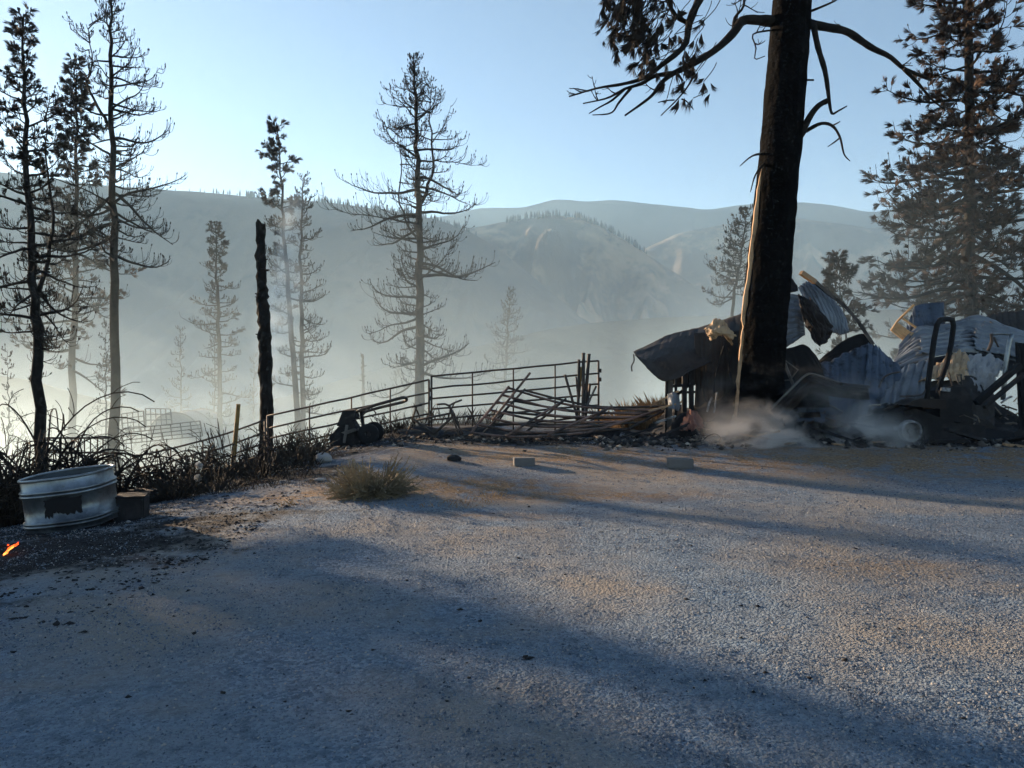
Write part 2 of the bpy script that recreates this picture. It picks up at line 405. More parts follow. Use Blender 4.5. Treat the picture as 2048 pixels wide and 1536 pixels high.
hill('low_ridge', 'low grassy shoulder falling to the right behind the trees', [(-600, 700), (-300, 722), (0, 750), (60, 762), (130, 782), (200, 800), (300, 826), (380, 842), (470, 870)], 130, 55, -20, M['hilldark'], .2, seed=6)

def ridge_trees(name, label, crest, lo, hi, n, hmin, hmax, D, spread):
    x, zc, _ = crest; v = []; f = []
    for i in range(n):
        px = random.uniform(lo, hi); wx = (px-1024)/F*D
        t = abs(random.gauss(0, spread)); z = float(np.interp(wx, x, zc))-t*.25-.3
        h = random.uniform(hmin, hmax); r = h*random.uniform(.13, .2); y = D-t
        b = len(v)
        v.append((wx, y, z+h))
        for lv, (hh, rr) in enumerate(((.6, .6), (.25, 1.0))):
            for k in range(5):
                a = 2*pi*k/5+i; rj = r*rr*random.uniform(.6, 1.2); v.append((wx+rj*cos(a), y+rj*sin(a), z+h*hh))
        v.append((wx, y, z-1))
        for k in range(5):
            k2 = (k+1) % 5
            f += [(b, b+1+k, b+1+k2), (b+1+k, b+6+k, b+6+k2), (b+1+k, b+6+k2, b+1+k2), (b+6+k, b+11, b+6+k2)]
    o = mesh_np(name, v, f, M['conifer']); tag(o, label, kind='stuff')
ridge_trees('ridge_trees', 'tiny conifers lining the crest of the large left hill', lc, 480, 960, 150, 3, 7, 700, 5)
ridge_trees('sparse_ridge_trees', 'few scattered tiny trees on the left skyline', lc, -200, 490, 46, 2.5, 6, 700, 2)
ridge_trees('middle_hill_trees', 'dark fringe of far conifers on the middle hill', mc, 1010, 1290, 150, 4, 9, 850, 14)

# ------------------------------------------------------------------ burnt trees
def dirv(az, el): return Vector((cos(az)*cos(el), sin(az)*cos(el), sin(el)))

_tufts = []
for q in range(5):
    tv = []; tf = []
    for k in range(26):
        a = rng.uniform(0, 2*pi); sp = rng.uniform(.02, .42); L = rng.uniform(.6, 1.1); w = rng.uniform(.022, .045)
        d = np.array([cos(a)*sin(sp), sin(a)*sin(sp), cos(sp)])
        s = np.cross(d, [0.3, .5, .8]); s /= np.linalg.norm(s)
        b = len(tv); mid = d*L*.55; tip = d*L; tip += np.array([.16*L, .04*L, -.08*L])
        tv += [d*.03, mid+s*w, tip, mid-s*w]; tf.append((b, b+1, b+2, b+3))
    _tufts.append((np.array(tv), np.array(tf)))

class Leaves:
    def __init__(s): s.v = []; s.f = []; s.n = 0
    def add(s, p, d, size):
        tv, tf = _tufts[random.randrange(5)]
        d = Vector(d).normalized(); R = np.array(d.to_track_quat('Z', 'Y').to_matrix() @ Matrix.Rotation(random.uniform(0, 6.28), 3, 'Z'))
        v = tv @ R.T*size+np.array(p); s.v.append(v); s.f.append(tf+s.n); s.n += len(v)
    def build(s, name, m, parent):
        if s.v: return mesh_np(name, np.concatenate(s.v), np.concatenate(s.f), m, parent)

def grow(mb, p, az, el, L, r, n, curl, jit, droop=0.):
    """one curved branch; returns its points"""
    pts = [Vector(p)]; rads = [r]; st = L/n; a, e = az, el
    for i in range(n):
        f = (i+1)/n
        a += random.uniform(-jit, jit); e += random.uniform(-jit, jit)*.7+curl*(f**1.5)*2/n-droop*(1-f)*2/n
        e = max(-1.2, min(1.35, e))
        pts.append(pts[-1]+dirv(a, e)*st); rads.append(max(r*(1-.82*f), .006))
    return pts, rads, a, e

def pine(name, label, path, D, w_px, crown, nbr=70, leaf=None, bare=1., seed=0, twigr=.0135, group=None, leafmat=None, tips=.6, el=(-.15, .75), depth=None, leafsize=.3, cat='tree', sides=None, fork=None, subs=1.0):
    """path: trunk pixels base to top; crown: [(t, half width in m)] from the lowest branch to the top"""
    random.seed(seed)
    pts = []
    for i, (px, py) in enumerate(path):
        p = at(px, py, D); pts.append(p)
    g = gzs(pts[0].x, D)
    if pts[0].z > g-.1:
        d_ = pts[0]-pts[1]; pts[0] = pts[0]+d_*((pts[0].z-g+.15)/max(.1, -d_.z)); pts[0].y = D
    base = Vector((pts[0].x, D, min(g, pts[0].z+.1)))
    root = thing(name, label, cat, base, group)
    tr = catmull(pts, 26); r0 = w_px/F*D/2; H = tr[-1].z-tr[0].z
    for k in range(1, 26):
        tr[k] = tr[k]+Vector((random.gauss(0, .02), random.gauss(0, .05), 0))
    rt = [r0*(1.0+.35*max(0, 1-k/2.5))*(1-.88*(k/25)**1.15) for k in range(26)]
    tb = MB(); tb.tube(tr, rt, 10)
    def tp(t):
        u = max(0, min(.999, t))*25; i = int(u); return tr[i].lerp(tr[i+1], u-i), rt[i]
    stems = [(tp, 0, 1)]
    if fork:
        for (t0, t1, off, rr) in fork:
            p0, _ = tp(t0); p1, _ = tp(t1)
            fp = catmull([p0, p0.lerp(p1, .16)+Vector((off*.55, .1, 0)), p0.lerp(p1, .4)+Vector((off*1.1, .15, 0)), p0.lerp(p1, .7)+Vector((off*.92, .2, 0)), p1+Vector((off*1.15, .1, 0))], 14)
            fp = [q+Vector((random.gauss(0, .035), random.gauss(0, .03), 0)) if 0 < k < 13 else q for k, q in enumerate(fp)]
            tb.tube(fp, [rr*(1-.85*k/13) for k in range(14)], 7)
    tb.build('trunk', M['bark'], root, True)
    mb = MB(); lv = Leaves()
    cx = [c[0] for c in crown]; cw = [c[1] for c in crown]
    t0, t1 = cx[0], cx[-1]
    nbr = int(nbr*1.3)
    for i in range(nbr):
        t = t0+(t1-t0)*((i+random.random())/nbr)**.95
        p, rr = tp(t); Lb = float(np.interp(t, cx, cw))*random.choice((random.uniform(.3, .7), random.uniform(.7, 1.15)))
        if fork and random.random() < .5:
            for (f0, f1, off, r_) in fork:
                if f0+.1*(f1-f0) < t < f1+.02 and random.random() < .6: p = p+Vector((off, .1, 0)); rr = .05; break
        az = i*2.39996+random.uniform(-.5, .5)
        if sides and random.random() < sides[1] and cos(az)*sides[0] < 0: az = pi-az
        f = (t-t0)/(t1-t0); e = el[0]+(el[1]-el[0])*f**1.3+random.gauss(0, .22)
        if fbm(t*9+seed, az*.8+seed, 2) < -.30: continue
        if random.random() < .12: Lb *= .35
        Lb = max(Lb, .15); n = 10 if Lb > 1.2 else 6
        bp, br, a2, e2 = grow(mb, p, az, e, Lb, min(rr*.55, .016+.017*Lb), n, random.uniform(.5, 1.3), .27, .3)
        mb.tube(bp, br, 4, False)
        ntw = int((5+Lb*4.2)*bare)
        for k in range(ntw):
            fr = random.uniform(.18, 1); j = min(int(fr*n), n-1); q = bp[j].lerp(bp[j+1], fr*n-j)
            d = (bp[j+1]-bp[j]); ab = math.atan2(d.y, d.x)+random.choice((-1, 1))*random.uniform(.35, 1.15)
            Lt = Lb*random.uniform(.12, .40)*(1.15-.55*fr)+.14
            sp, sr, a3, e3 = grow(mb, q, ab, random.uniform(-.3, .4), Lt, twigr*1.05, 5, random.uniform(.9, 2.4), .3)
            mb.tube(sp, [max(x, twigr*.55) for x in sr], 3, False)
            if random.random() < tips:
                mb.tube([sp[-1], sp[-1]+dirv(a3, min(1.4, e3+.2))*.07], [twigr*1.7, twigr*1.2], 3)
            for s_ in range(int(random.choice((0, 1, 1, 2))*subs)):
                jj = random.randrange(1, 4)
                xp, xr, a4, e4 = grow(mb, sp[jj], ab+random.uniform(-1, 1), random.uniform(.1, .8), Lt*random.uniform(.35, .6), twigr*.75, 3, 1.2, .3)
                mb.tube(xp, [max(x, twigr*.5) for x in xr], 3, False)
                if leaf and random.random() < leaf(t): lv.add(xp[-1], dirv(a4, random.uniform(-.3, .7)), leafsize*random.uniform(.7, 1.15))
            if leaf:
                if random.random() < leaf(t):
                    for z_ in range(2):
                        lv.add(sp[random.randrange(2, 5)], dirv(a3+random.uniform(-.6, .6), random.uniform(-.5, .8)), leafsize*random.uniform(.7, 1.2))
    c = mb.build('crown', M['twig'], root)
    lv.build('needle_foliage', leafmat or M['needle'], root)
    return root

pine('burnt_pine', 'tall burnt pine nearest the left edge with dark needle tufts at its top', [(82, 890), (74, 700), (62, 480), (50, 250), (46, 30)], 21, 23,
     [(.25, 1.7), (.4, 2.0), (.6, 1.5), (.8, .85), (1, .15)], 86, lambda t: .5 if t > .62 else (.14 if t > .45 else .04), seed=11, leafsize=.24, fork=[(.36, .78, .42, .07)], bare=.9)
pine('burnt_pine', 'full brown-needled burnt pine between the two tall trunks at left', [(143, 885), (148, 600), (152, 350), (152, 120)], 31, 15,
     [(.2, 2.2), (.35, 2.4), (.55, 1.9), (.8, 1.0), (1, .12)], 92, lambda t: .6 if t > .42 else .3, seed=12, leafsize=.34, leafmat=M['needle_brown'], bare=.8)
pine('burnt_pine', 'tallest bare burnt pine at left with long branches reaching right', [(230, 885), (229, 600), (225, 350), (222, 120), (222, -40)], 25, 20,
     [(.3, 2.4), (.45, 2.75), (.6, 1.9), (.8, 1.35), (1, .3)], 80, None, seed=13, sides=(1, .35), fork=[(.6, .86, -.75, .06)])
pine('burnt_pine', 'small bare burnt pine left of the charred snag', [(441, 880), (438, 700), (434, 560), (431, 450)], 33, 11,
     [(.1, 1.3), (.3, 1.5), (.6, 1.0), (1, .12)], 74, lambda t: .22 if t > .7 else .04, seed=14, twigr=.015, leafsize=.25)
pine('burnt_pine', 'slim burnt pine behind the snag with a tufted top', [(598, 870), (585, 700), (572, 520), (565, 400), (554, 245)], 29, 13,
     [(.15, 1.1), (.4, 1.3), (.65, 1.05), (.85, .75), (1, .15)], 66, lambda t: .6 if t > .66 else .08, seed=15, sides=(-1, .5), leafsize=.28)
pine('burnt_pine', 'bare burnt pine standing beside the tufted pine behind the snag', [(606, 870), (604, 700), (602, 500), (606, 355)], 29.6, 12,
     [(.15, 1.3), (.4, 1.2), (.7, .95), (1, .2)], 56, None, seed=16, sides=(1, .5))
pine('burnt_pine', 'broad bare burnt pine in the middle of the view with several leaders', [(838, 870), (840, 650), (838, 420), (832, 250), (828, 115)], 29, 20,
     [(.12, 2.2), (.25, 3.0), (.45, 2.8), (.65, 2.1), (.85, 1.2), (1, .25)], 130, None, seed=17, fork=[(.5, .9, .55, .075), (.42, .74, -.7, .055)], tips=.75)
pine('burnt_sapling', 'small bare burnt pine right of the middle tree', [(1008, 830), (1012, 720), (1016, 650), (1022, 580)], 36, 7,
     [(.15, 1.0), (.45, 1.05), (.75, .7), (1, .1)], 40, None, seed=18, el=(.0, .9))
pine('burnt_pine', 'leaning sparse burnt pine just behind the black trunk', [(1458, 800), (1466, 620), (1480, 520), (1496, 415)], 30, 9,
     [(.38, 1.7), (.5, 2.0), (.7, 1.2), (1, .2)], 54, lambda t: .12, seed=19, sides=(-1, .55), el=(.05, .5), leafsize=.22)
pine('scorched_pine', 'large scorched pine with brown foliage at the right edge', [(1941, 800), (1940, 500), (1938, 200), (1937, -250), (1936, -560)], 27, 29,
     [(.13, 3.4), (.2, 4.3), (.3, 3.7), (.42, 3.3), (.5, 2.7), (.62, 2.0), (.8, 1.3), (1, .2)], 250, lambda t: .95, seed=20, leafsize=.40, leafmat=M['needle_brown'], bare=.8, twigr=.016, el=(-.35, .55), subs=.8)
pine('burnt_sapling', 'small tufted burnt pine behind the bent roof beam', [(1694, 830), (1688, 640), (1672, 515)], 24, 5,
     [(.3, 1.0), (.6, .85), (1, .15)], 36, lambda t: .75, seed=21, leafsize=.24)
for lab, path, D, w, cr, n, sd_ in (
    ('thin bare sapling between the left trunks', [(212, 880), (211, 640)], 30, 5, [(.2, .9), (.6, .6), (1, .1)], 26, 31),
    ('thin bare sapling beside the hazy dome', [(362, 860), (361, 655)], 38, 5, [(.2, 1.3), (.6, .8), (1, .1)], 34, 32),
    ('thin bare stem close left of the small burnt pine', [(430, 860), (428, 650)], 36, 5, [(.3, .9), (1, .1)], 18, 33),
    ('thin hazy sapling just left of the snag', [(508, 860), (508, 705)], 38, 4, [(.3, .7), (1, .1)], 18, 34),
    ('faint sapling left of the middle tree trunk', [(790, 850), (795, 730)], 38, 4, [(.2, .9), (1, .15)], 22, 35),
    ('thin sapling at the far left edge', [(16, 900), (14, 700)], 27, 4, [(.4, .6), (1, .1)], 14, 36)):
    pine('bare_sapling', lab, path, D, w, cr, n, None, seed=sd_, twigr=.013, subs=.6)

# trees beyond the left edge whose shade crosses the yard
for k, (x, y, H, sd_) in enumerate(((-17.6, 18.3, 12, 41), (-19.6, 16.2, 13, 42), (-21.8, 14.2, 12, 43), (-26.5, 21.5, 16, 44), (-24.5, 18.6, 15, 45), (-16.2, 13.6, 10, 46), (-29, 18, 16, 47), (-20.6, 19.6, 12, 48), (-23.2, 17, 13, 49), (-18.6, 15, 11, 50), (-22.6, 22, 14, 57))):
    px = 1024+x/y*F; z = gzs(x, y)
    p0 = HZ+(EYE-z)/y*F; p1 = HZ+(EYE-z-H)/y*F
    pine('shading_pine', 'scorched pine beyond the left edge of the view', [(px, p0), (px+5, (p0+p1)/2), (px, p1)], y, .4*F/y, [(.14, 2.2), (.45, 2.4), (.75, 1.4), (1, .2)], 80,
         lambda t: .78, seed=sd_, leafsize=.52, bare=.75, subs=.4, group='pines shading the yard from the left')

# bare deciduous shrubs in the smoke
def shrub(name, label, px, py, D, h, spread, n, m, r=.014, cat='shrub', group=None, seed=0, curl=(-.5, .2), el=(.7, 1.45), sub=3):
    random.seed(seed); b = at(px, py, D); b.z = gzs(b.x, D); root = thing(name, label, cat, b, group); mb = MB()
    for i in range(n):
        az = random.uniform(0, 2*pi); p = b+Vector((cos(az), sin(az), 0))*random.uniform(0, spread*.35)
        L = h*random.uniform(.6, 1.15)
        q, rr, a, e = grow(mb, p, az, random.uniform(*el), L, r, 7, random.uniform(*curl), .13)
        mb.tube(q, [max(x, r*.35) for x in rr], 4, False)
        for k in range(sub):
            j = random.randrange(2, 7)
            s_, sr, *_ = grow(mb, q[j], az+random.uniform(-1.3, 1.3), random.uniform(.2, 1.2), L*random.uniform(.15, .4), r*.6, 4, random.uniform(*curl), .25)
            mb.tube(s_, [max(x, r*.3) for x in sr], 3, False)
    mb.build('stems', m, root); return root
shrub('bare_shrub', 'tall hazy leafless shrub between the two left trunks', 108, 870, 29, 3.4, 1.5, 26, M['twig'], .02, seed=51)
shrub('bare_shrub', 'tall hazy leafless shrub left of the bare tall trunk', 190, 870, 30, 3.3, 1.4, 24, M['twig'], .02, seed=52)
shrub('bare_shrub', 'hazy leafless shrub at the far left edge', 20, 880, 30, 2.8, 1.4, 22, M['twig'], .018, seed=53)

# snags
def snag(label, path, D, w, seed, n=12):
    random.seed(seed); P = [at(a, b, D) for a, b in path]; P[0].z = min(P[0].z, gzs(P[0].x, D)-.1)
    root = thing('burnt_snag', label, 'snag', (P[0].x, D, gzs(P[0].x, D)))
    tr = catmull(P, 44); r = w/F*D/2; mb = MB(); b = 0
    rr = [r*(1.12-.42*k/43)*random.uniform(.86, 1.12) for k in range(44)]
    mb.tube([p+Vector((random.gauss(0, .012), random.gauss(0, .01), 0)) for p in tr], rr, n)
    for i in range(len(mb.v)):
        x, y, z = mb.v[i]; mb.v[i] = (x+random.gauss(0, .013), y+random.gauss(0, .013), z+random.gauss(0, .02))
    for i in range(len(mb.v)-n, len(mb.v)):
        x, y, z = mb.v[i]; mb.v[i] = (x, y, z+random.uniform(-.05, .14))
    mb.build('trunk', M['bark'], root)
    for k in range(6):
        j = random.randrange(6, 40); a = random.choice((0, pi))+random.uniform(-.5, .5)
        s_ = MB(); s_.tube([tr[j], tr[j]+dirv(a, .3)*(rr[j]+random.uniform(.05, .14))], [.035, .015], 5); s_.build('branch_stub', M['bark'], root)
    return root
snag('thick charred snag with a broken top', [(533, 900), (532, 760), (528, 640), (524, 560), (521, 448)], 19, 26, 61)
snag('thin pale broken snag in the smoke left of the middle tree', [(725, 850), (726, 760), (725, 710)], 34, 6, 62, 8)

# ------------------------------------------------------------------ the black pine
TD = 15.0
def big_pine():
    random.seed(71)
    P = [at(1508, 905, TD), at(1516, 830, TD), at(1523, 700, TD), at(1536, 560, TD), at(1551, 400, TD), at(1569, 200, TD), at(1584, 0, TD), at(1598, -260, TD), at(1605, -520, TD), at(1610, -800, TD)]
    base = Vector((P[0].x, TD, gzs(P[0].x, TD)))
    root = thing('charred_pine', 'massive black charred pine trunk standing before the wreck', 'tree', base)
    tr = catmull(P, 160); nseg = 44
    wid = [(905, 112), (830, 96), (700, 90), (560, 86), (400, 80), (200, 77), (0, 74), (-260, 60), (-520, 40), (-800, 8)]
    ys = [-w[0] for w in wid]; ws = [w[1] for w in wid]
    mb = MB()
    rad = []
    for p in tr:
        py = HZ-(p.z-EYE)*F/TD; rad.append(float(np.interp(-py, ys, ws))/F*TD/2)
    mb.tube(tr, rad, nseg)
    for i in range(len(mb.v)-0):
        r_ = i//nseg
        if r_ >= 160: break
        c = tr[r_]; x, y, z = mb.v[i]; a = (i % nseg)
        n_ = float(fbm(a*.9, r_*.35, 3)); pl = abs((a*.62+fbm(r_*.12, a*.2, 2)*2.5) % 2-1)
        k = 1+.07*n_+.07*(pl-.5); mb.v[i] = (c.x+(x-c.x)*k, c.y+(y-c.y)*k, z)
    mb.build('trunk', M['bigbark'], root, True)
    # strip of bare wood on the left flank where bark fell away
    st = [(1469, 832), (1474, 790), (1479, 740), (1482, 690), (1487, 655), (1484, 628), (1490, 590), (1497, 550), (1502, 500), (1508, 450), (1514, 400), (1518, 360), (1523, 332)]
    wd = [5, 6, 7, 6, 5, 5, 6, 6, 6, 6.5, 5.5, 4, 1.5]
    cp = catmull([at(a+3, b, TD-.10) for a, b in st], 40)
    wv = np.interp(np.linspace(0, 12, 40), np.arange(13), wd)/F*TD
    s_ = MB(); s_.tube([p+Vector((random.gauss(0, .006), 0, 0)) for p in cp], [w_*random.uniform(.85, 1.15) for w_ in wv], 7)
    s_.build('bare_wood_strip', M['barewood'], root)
    random.seed(72)
    def limb(pts, r0, r1, n=18, dz=0., twigs=0, tl=.5):
        W = [at(a, b, TD+dz*k/(len(pts)-1)) for k, (a, b) in enumerate(pts)]
        c = catmull(W, n); m_ = MB()
        rr = [(r0+(r1-r0)*(k/(n-1))**.8)*random.uniform(.9, 1.1) for k in range(n)]
        m_.tube(c, rr, 7)
        for t in range(twigs):
            j = random.randrange(n//4, n-1); d = c[j+1]-c[j]; az = math.atan2(d.y, d.x)+random.uniform(-1.4, 1.4)
            q, r_, *_ = grow(m_, c[j], az, random.uniform(-.6, .9), random.uniform(.4, 1)*tl, .016, 6, random.uniform(-.8, 1.2), .3)
            m_.tube(q, [max(v, .008) for v in r_], 4, False)
            for s in range(2):
                q2, r2, *_ = grow(m_, q[random.randrange(2, 6)], az+random.uniform(-1.5, 1.5), random.uniform(-.6, .9), .3*tl, .010, 4, .6, .3)
                m_.tube(q2, [max(v, .006) for v in r2], 3, False)
        m_.build('limb', M['bark'], root, True)
        return c
    limb([(1560, 44), (1520, 40), (1486, 41), (1466, 67), (1431, 100), (1384, 129), (1343, 149), (1319, 170), (1307, 188), (1287, 205), (1250, 231)], .115, .018, 30, -.8, 2)
    limb([(1343, 147), (1310, 152), (1284, 167), (1249, 178), (1215, 196), (1166, 207)], .055, .012, 18, -.4, 3, .4)
    limb([(1249, 178), (1225, 200), (1200, 214), (1178, 227)], .03, .010, 10)
    limb([(1262, 176), (1238, 205), (1222, 226), (1185, 230)], .032, .010, 12)
    limb([(1560, -150), (1480, -80), (1420, -40), (1398, 0), (1378, 47), (1369, 91), (1325, 129), (1290, 155), (1246, 168), (1196, 176), (1138, 193)], .12, .012, 34, -1.2, 5, .4)
    limb([(1196, 176), (1165, 184), (1146, 176)], .018, .009, 8)
    limb([(1384, 129), (1387, 145), (1381, 164), (1360, 193), (1322, 231)], .035, .010, 14, -.3, 2, .3)
    limb([(1349, 200), (1332, 201), (1316, 205)], .018, .009, 6)
    limb([(1363, 198), (1374, 203), (1387, 219)], .018, .009, 6)
    limb([(1590, 44), (1615, 47), (1647, 53), (1691, 62), (1720, 80), (1746, 97), (1779, 113), (1806, 136), (1833, 148), (1862, 160)], .11, .03, 26, .8, 3, .5)
    limb([(1808, 138), (1837, 168), (1862, 197), (1886, 217)], .045, .012, 14, .4)
    limb([(1627, 48), (1636, 94), (1650, 141), (1656, 180), (1659, 205), (1664, 227), (1676, 222), (1694, 212)], .07, .012, 22, -.3)
    limb([(1585, 290), (1602, 270), (1618, 236), (1636, 212), (1657, 200)], .075, .05, 14, -.3)
    limb([(1612, 262), (1642, 247), (1665, 252), (1680, 275), (1688, 308), (1700, 322)], .045, .010, 20, -.3)
    limb([(1678, 277), (1668, 285), (1656, 293)], .02, .009, 6, -.3)
    limb([(1665, 251), (1675, 246), (1680, 243)], .018, .009, 5, -.3)
    limb([(1545, 310), (1520, 308), (1501, 314), (1480, 332)], .035, .009, 12, -.5)
    limb([(1545, 318), (1525, 330), (1510, 352), (1501, 384)], .035, .009, 12, -.5)
    limb([(1531, 332), (1541, 345), (1553, 360)], .012, .012, 5, -.1)
    limb([(1600, 160), (1614, 160), (1628, 160)], .022, .018, 5, -.1)
    limb([(1560, 60), (1530, 62), (1505, 70), (1512, 95), (1510, 118), (1530, 112)], .022, .008, 14, -.5, 3, .35)
    limb([(1600, 30), (1640, 15), (1680, -5), (1710, -40)], .03, .012, 10, .3, 5, .5)
    limb([(1466, 67), (1470, 35), (1488, 10), (1485, -40)], .035, .02, 10, -.2, 6, .6)
    limb([(1378, 47), (1350, 30), (1330, -10), (1300, -60)], .05, .03, 10, -.3, 7, .6)
    limb([(1398, 0), (1440, -20), (1470, -50)], .04, .03, 8, .2, 6, .7)
    # scorched needles hanging from the upper left limbs
    lv = Leaves(); mb = MB(); random.seed(74)
    for k in range(330):
        u = random.random(); px = random.gauss(1268, 34); py = random.uniform(-70, 70)+random.gauss(0, 18)
        if k > 235: px = random.gauss(1290, 28); py = random.uniform(60, 140)
        if k > 290: px = random.gauss(1370, 30); py = random.uniform(20, 200)
        if px < 1200: px = 1200+random.random()*20
        p = at(px, py, TD-.9+random.uniform(-.7, .7))
        lv.add(p, (random.gauss(-.2, .35), random.gauss(0, .4), random.gauss(-.75, .3)), random.uniform(.2, .36))
        if k % 2 == 0:
            q, r_, *_ = grow(mb, p, random.uniform(-1, 1), random.uniform(.3, 1.2), random.uniform(.25, .6), .012, 5, .3, .25); mb.tube(q, .009, 3, False)
    lv.build('needle_foliage', M['needle'], root); tag(mb.build('twigs', M['bark'], root), kind='stuff')
    return root
big_pine()

# ------------------------------------------------------------------ corral panels
def panel(label, top, ups, rails, D0, D1, h, m, r=.021, sag=0., clampend=True):
    """standing pipe panel: top rail pixels (left, right), uprights as fractions"""
    A = at(*top[0], D0); B = at(*top[1], D1); root = thing('corral_panel', label, 'corral panel', (A+B)/2-Vector((0, 0, h)), 'pipe corral panels along the crest')
    def pt(s, z): 
        p = A.lerp(B, s); p = p-Vector((0, 0, z+sag*4*s*(1-s))); return p
    for k, z in enumerate(rails):
        mb = MB(); mb.tube([pt(s, z)+Vector((0, random.gauss(0, .008), random.gauss(0, .006))) for s in np.linspace(0, 1, 9)], r, 6); mb.build('rail', m, root, True)
    for k, s in enumerate(ups):
        e = s in (0, 1); mb = MB(); mb.tube([pt(s, -.01), pt(s, h)], r*(1.15 if e else .85), 6); mb.build('upright', m, root, True)
    if clampend:
        for z in (.22, .42):
            mb = MB(); mb.box(pt(1, z)+Vector((.035, 0, 0)), (.06, .06, .09)); mb.build('hinge_clamp', m, root)
    return root
random.seed(81)
RL = [0, .28, .52, .76, 1.0, 1.26, 1.5]
panel('left standing corral panel sloping down toward the snag', ((535, 832), (858, 760)), (0, .26, .52, .76, 1), RL, 17.6, 17.6, 1.5, M['pipe'])
panel('right standing corral panel behind the fallen panels', ((863, 752), (1197, 722)), (0, .245, .49, .74, 1), RL, 17.6, 17.6, 1.5, M['pipe'])
panel('low corral panel half sunk in weeds left of the snag', ((276, 912), (530, 840)), (0, .25, .5, .75, 1), RL, 16.8, 17.5, 1.5, M['pipe'], sag=.06)

def bent_panel(label, cols, rows, m, r, seed):
    """collapsed panel: columns of (bottom pixel, D, top pixel, D) from left to right"""
    random.seed(seed)
    B = [at(*c[0], c[1]) for c in cols]; T = [at(*c[2], c[3]) for c in cols]
    cb = catmull(B, 17); ct = catmull(T, 17); root = thing('fallen_corral_panel', label, 'corral panel', sum(B, Vector())/len(B))
    root.location.z -= .05
    for k in range(rows):
        t = k/(rows-1); mb = MB(); j = random.gauss(0, .008); sg = random.uniform(.5, 1.3)
        mb.tube([cb[i].lerp(ct[i], t)+Vector((0, 0, -.05*sin(pi*i/16)*sg+j)) for i in range(17)], r, 6); mb.build('rail', m, root, True)
    for i in (0, 5, 11, 16):
        mb = MB(); mb.tube([cb[i].lerp(ct[i], t)+Vector((0, -.02, 0)) for t in (-.02, .25, .5, .75, 1.02)], r*1.1, 6); mb.build('upright', m, root, True)
    return root
bent_panel('collapsed bent corral panel lying in front with its left end raised', [((942, 866), 14.7, (1016, 775), 15.8), ((1020, 870), 14.6, (1129, 805), 15.9), ((1095, 868), 14.5, (1216, 814), 15.8), ((1173, 866), 14.4, (1318, 820), 15.5)], 7, M['redpipe'], .024, 82)
bent_panel('collapsed bent corral panel lying beneath the front one', [((962, 872), 15.2, (1048, 780), 16.3), ((1060, 862), 15.2, (1135, 800), 16.4), ((1150, 860), 15.2, (1215, 812), 16.3), ((1260, 856), 15.2, (1346, 812), 16.0)], 5, M['pipe'], .024, 83)
mb = MB(); mb.tube([at(1060, 746, 15.4), at(985, 840, 14.8)], .024, 7)
tag(mb.build('pipe', M['redpipe'], None, True), 'straight loose pipe leaning on the collapsed corral panels', 'pipe')

for lab, a, b, r, m in (
    ('short pipe post leaning left in the post cluster', (1130, 750), (1148, 812), .028, 'pipe'),
    ('capped dark post second tallest in the cluster behind the fallen panels', (1158, 719), (1156, 812), .030, 'pipe'),
    ('tallest straight post in the cluster behind the fallen panels', (1167, 706), (1166, 812), .036, 'pipe'),
    ('tall post leaning slightly right in the cluster', (1178, 708), (1170, 812), .036, 'pipe'),
    ('yellow scorched post in the cluster', (1163, 734), (1156, 810), .028, 'yellowpost'),
    ('thin stake at the left of the tall posts', (1152, 754), (1157, 808), .018, 'pipe'),
    ('low stubby post in front of the tall posts', (1180, 768), (1174, 812), .030, 'pipe'),
    ('short post leaning right out of the cluster', (1192, 773), (1174, 812), .022, 'greywood')):
    P, Q = at(*a, 16.6), at(*b, 16.4+random.uniform(-.2, .2)); d = (Q-P).normalized()
    Q = Q+d*max(0, (Q.z-gzs(Q.x, Q.y)+.12)/max(.2, -d.z))
    mb = MB(); mb.tube([P, P+d*.03, P.lerp(Q, .5), Q], [r*1.15, r, r, r], 9)
    tag(mb.build('fence_post', M[m], None, True), lab, 'post', 'posts clustered behind the fallen panels')
mb = MB(); P, Q = at(477, 808, 16), at(463, 880, 16); Q.z = min(Q.z, gzs(Q.x, 16)-.1); mb.tube([P, P.lerp(Q, .5), Q], [.045, .05, .05], 6)
tag(mb.build('leaning_post', M['yellowpost']), 'yellow-brown wooden post leaning right by the snag', 'post')

# wire panels and dome far in the smoke
def wire_panel(label, c, D, nx_, ny_, r=.02):
    """c: pixel corners tl,tr,br,bl"""
    W = [at(*p, D) for p in c]; root = thing('wire_fence', label, 'wire fence', (W[2]+W[3])/2, 'hazy wire panels in the smoke')
    for i in range(nx_+1):
        s = i/nx_; mb = MB(); mb.tube([W[0].lerp(W[1], s), W[3].lerp(W[2], s)], r*(1.4 if i in (0, nx_) else 1), 5); mb.build('upright', M['pipe'], root)
    for j in range(ny_+1):
        t = j/ny_; mb = MB(); mb.tube([W[0].lerp(W[3], t), W[1].lerp(W[2], t)], r, 5); mb.build('rail', M['pipe'], root)
wire_panel('left tilted wire panel in the smoke behind the bare trunk', [(243, 828), (287, 822), (290, 862), (246, 866)], 30, 4, 4)
wire_panel('upright wire panel in the smoke next to the dome', [(291, 817), (341, 818), (344, 850), (292, 852)], 31, 5, 3)
wire_panel('long low wire panel in the smoke below the dome', [(222, 862), (400, 842), (405, 872), (224, 890)], 28, 9, 4)
mb = MB(); P = at(362, 852, 33); c = MB()
root = thing('dome_shelter', 'pale round-topped hoop shelter in the smoke', 'shelter', (P.x, 33, P.z-.4))
prof = [(1.05*cos(a), .95*sin(a)) for a in np.linspace(0, pi, 15)]
poly = [(P.x+x, P.z-.35+z) for x, z in prof]
c.prism(poly, 32.4, 35.2); c.build('cover', M['tarp'], root)
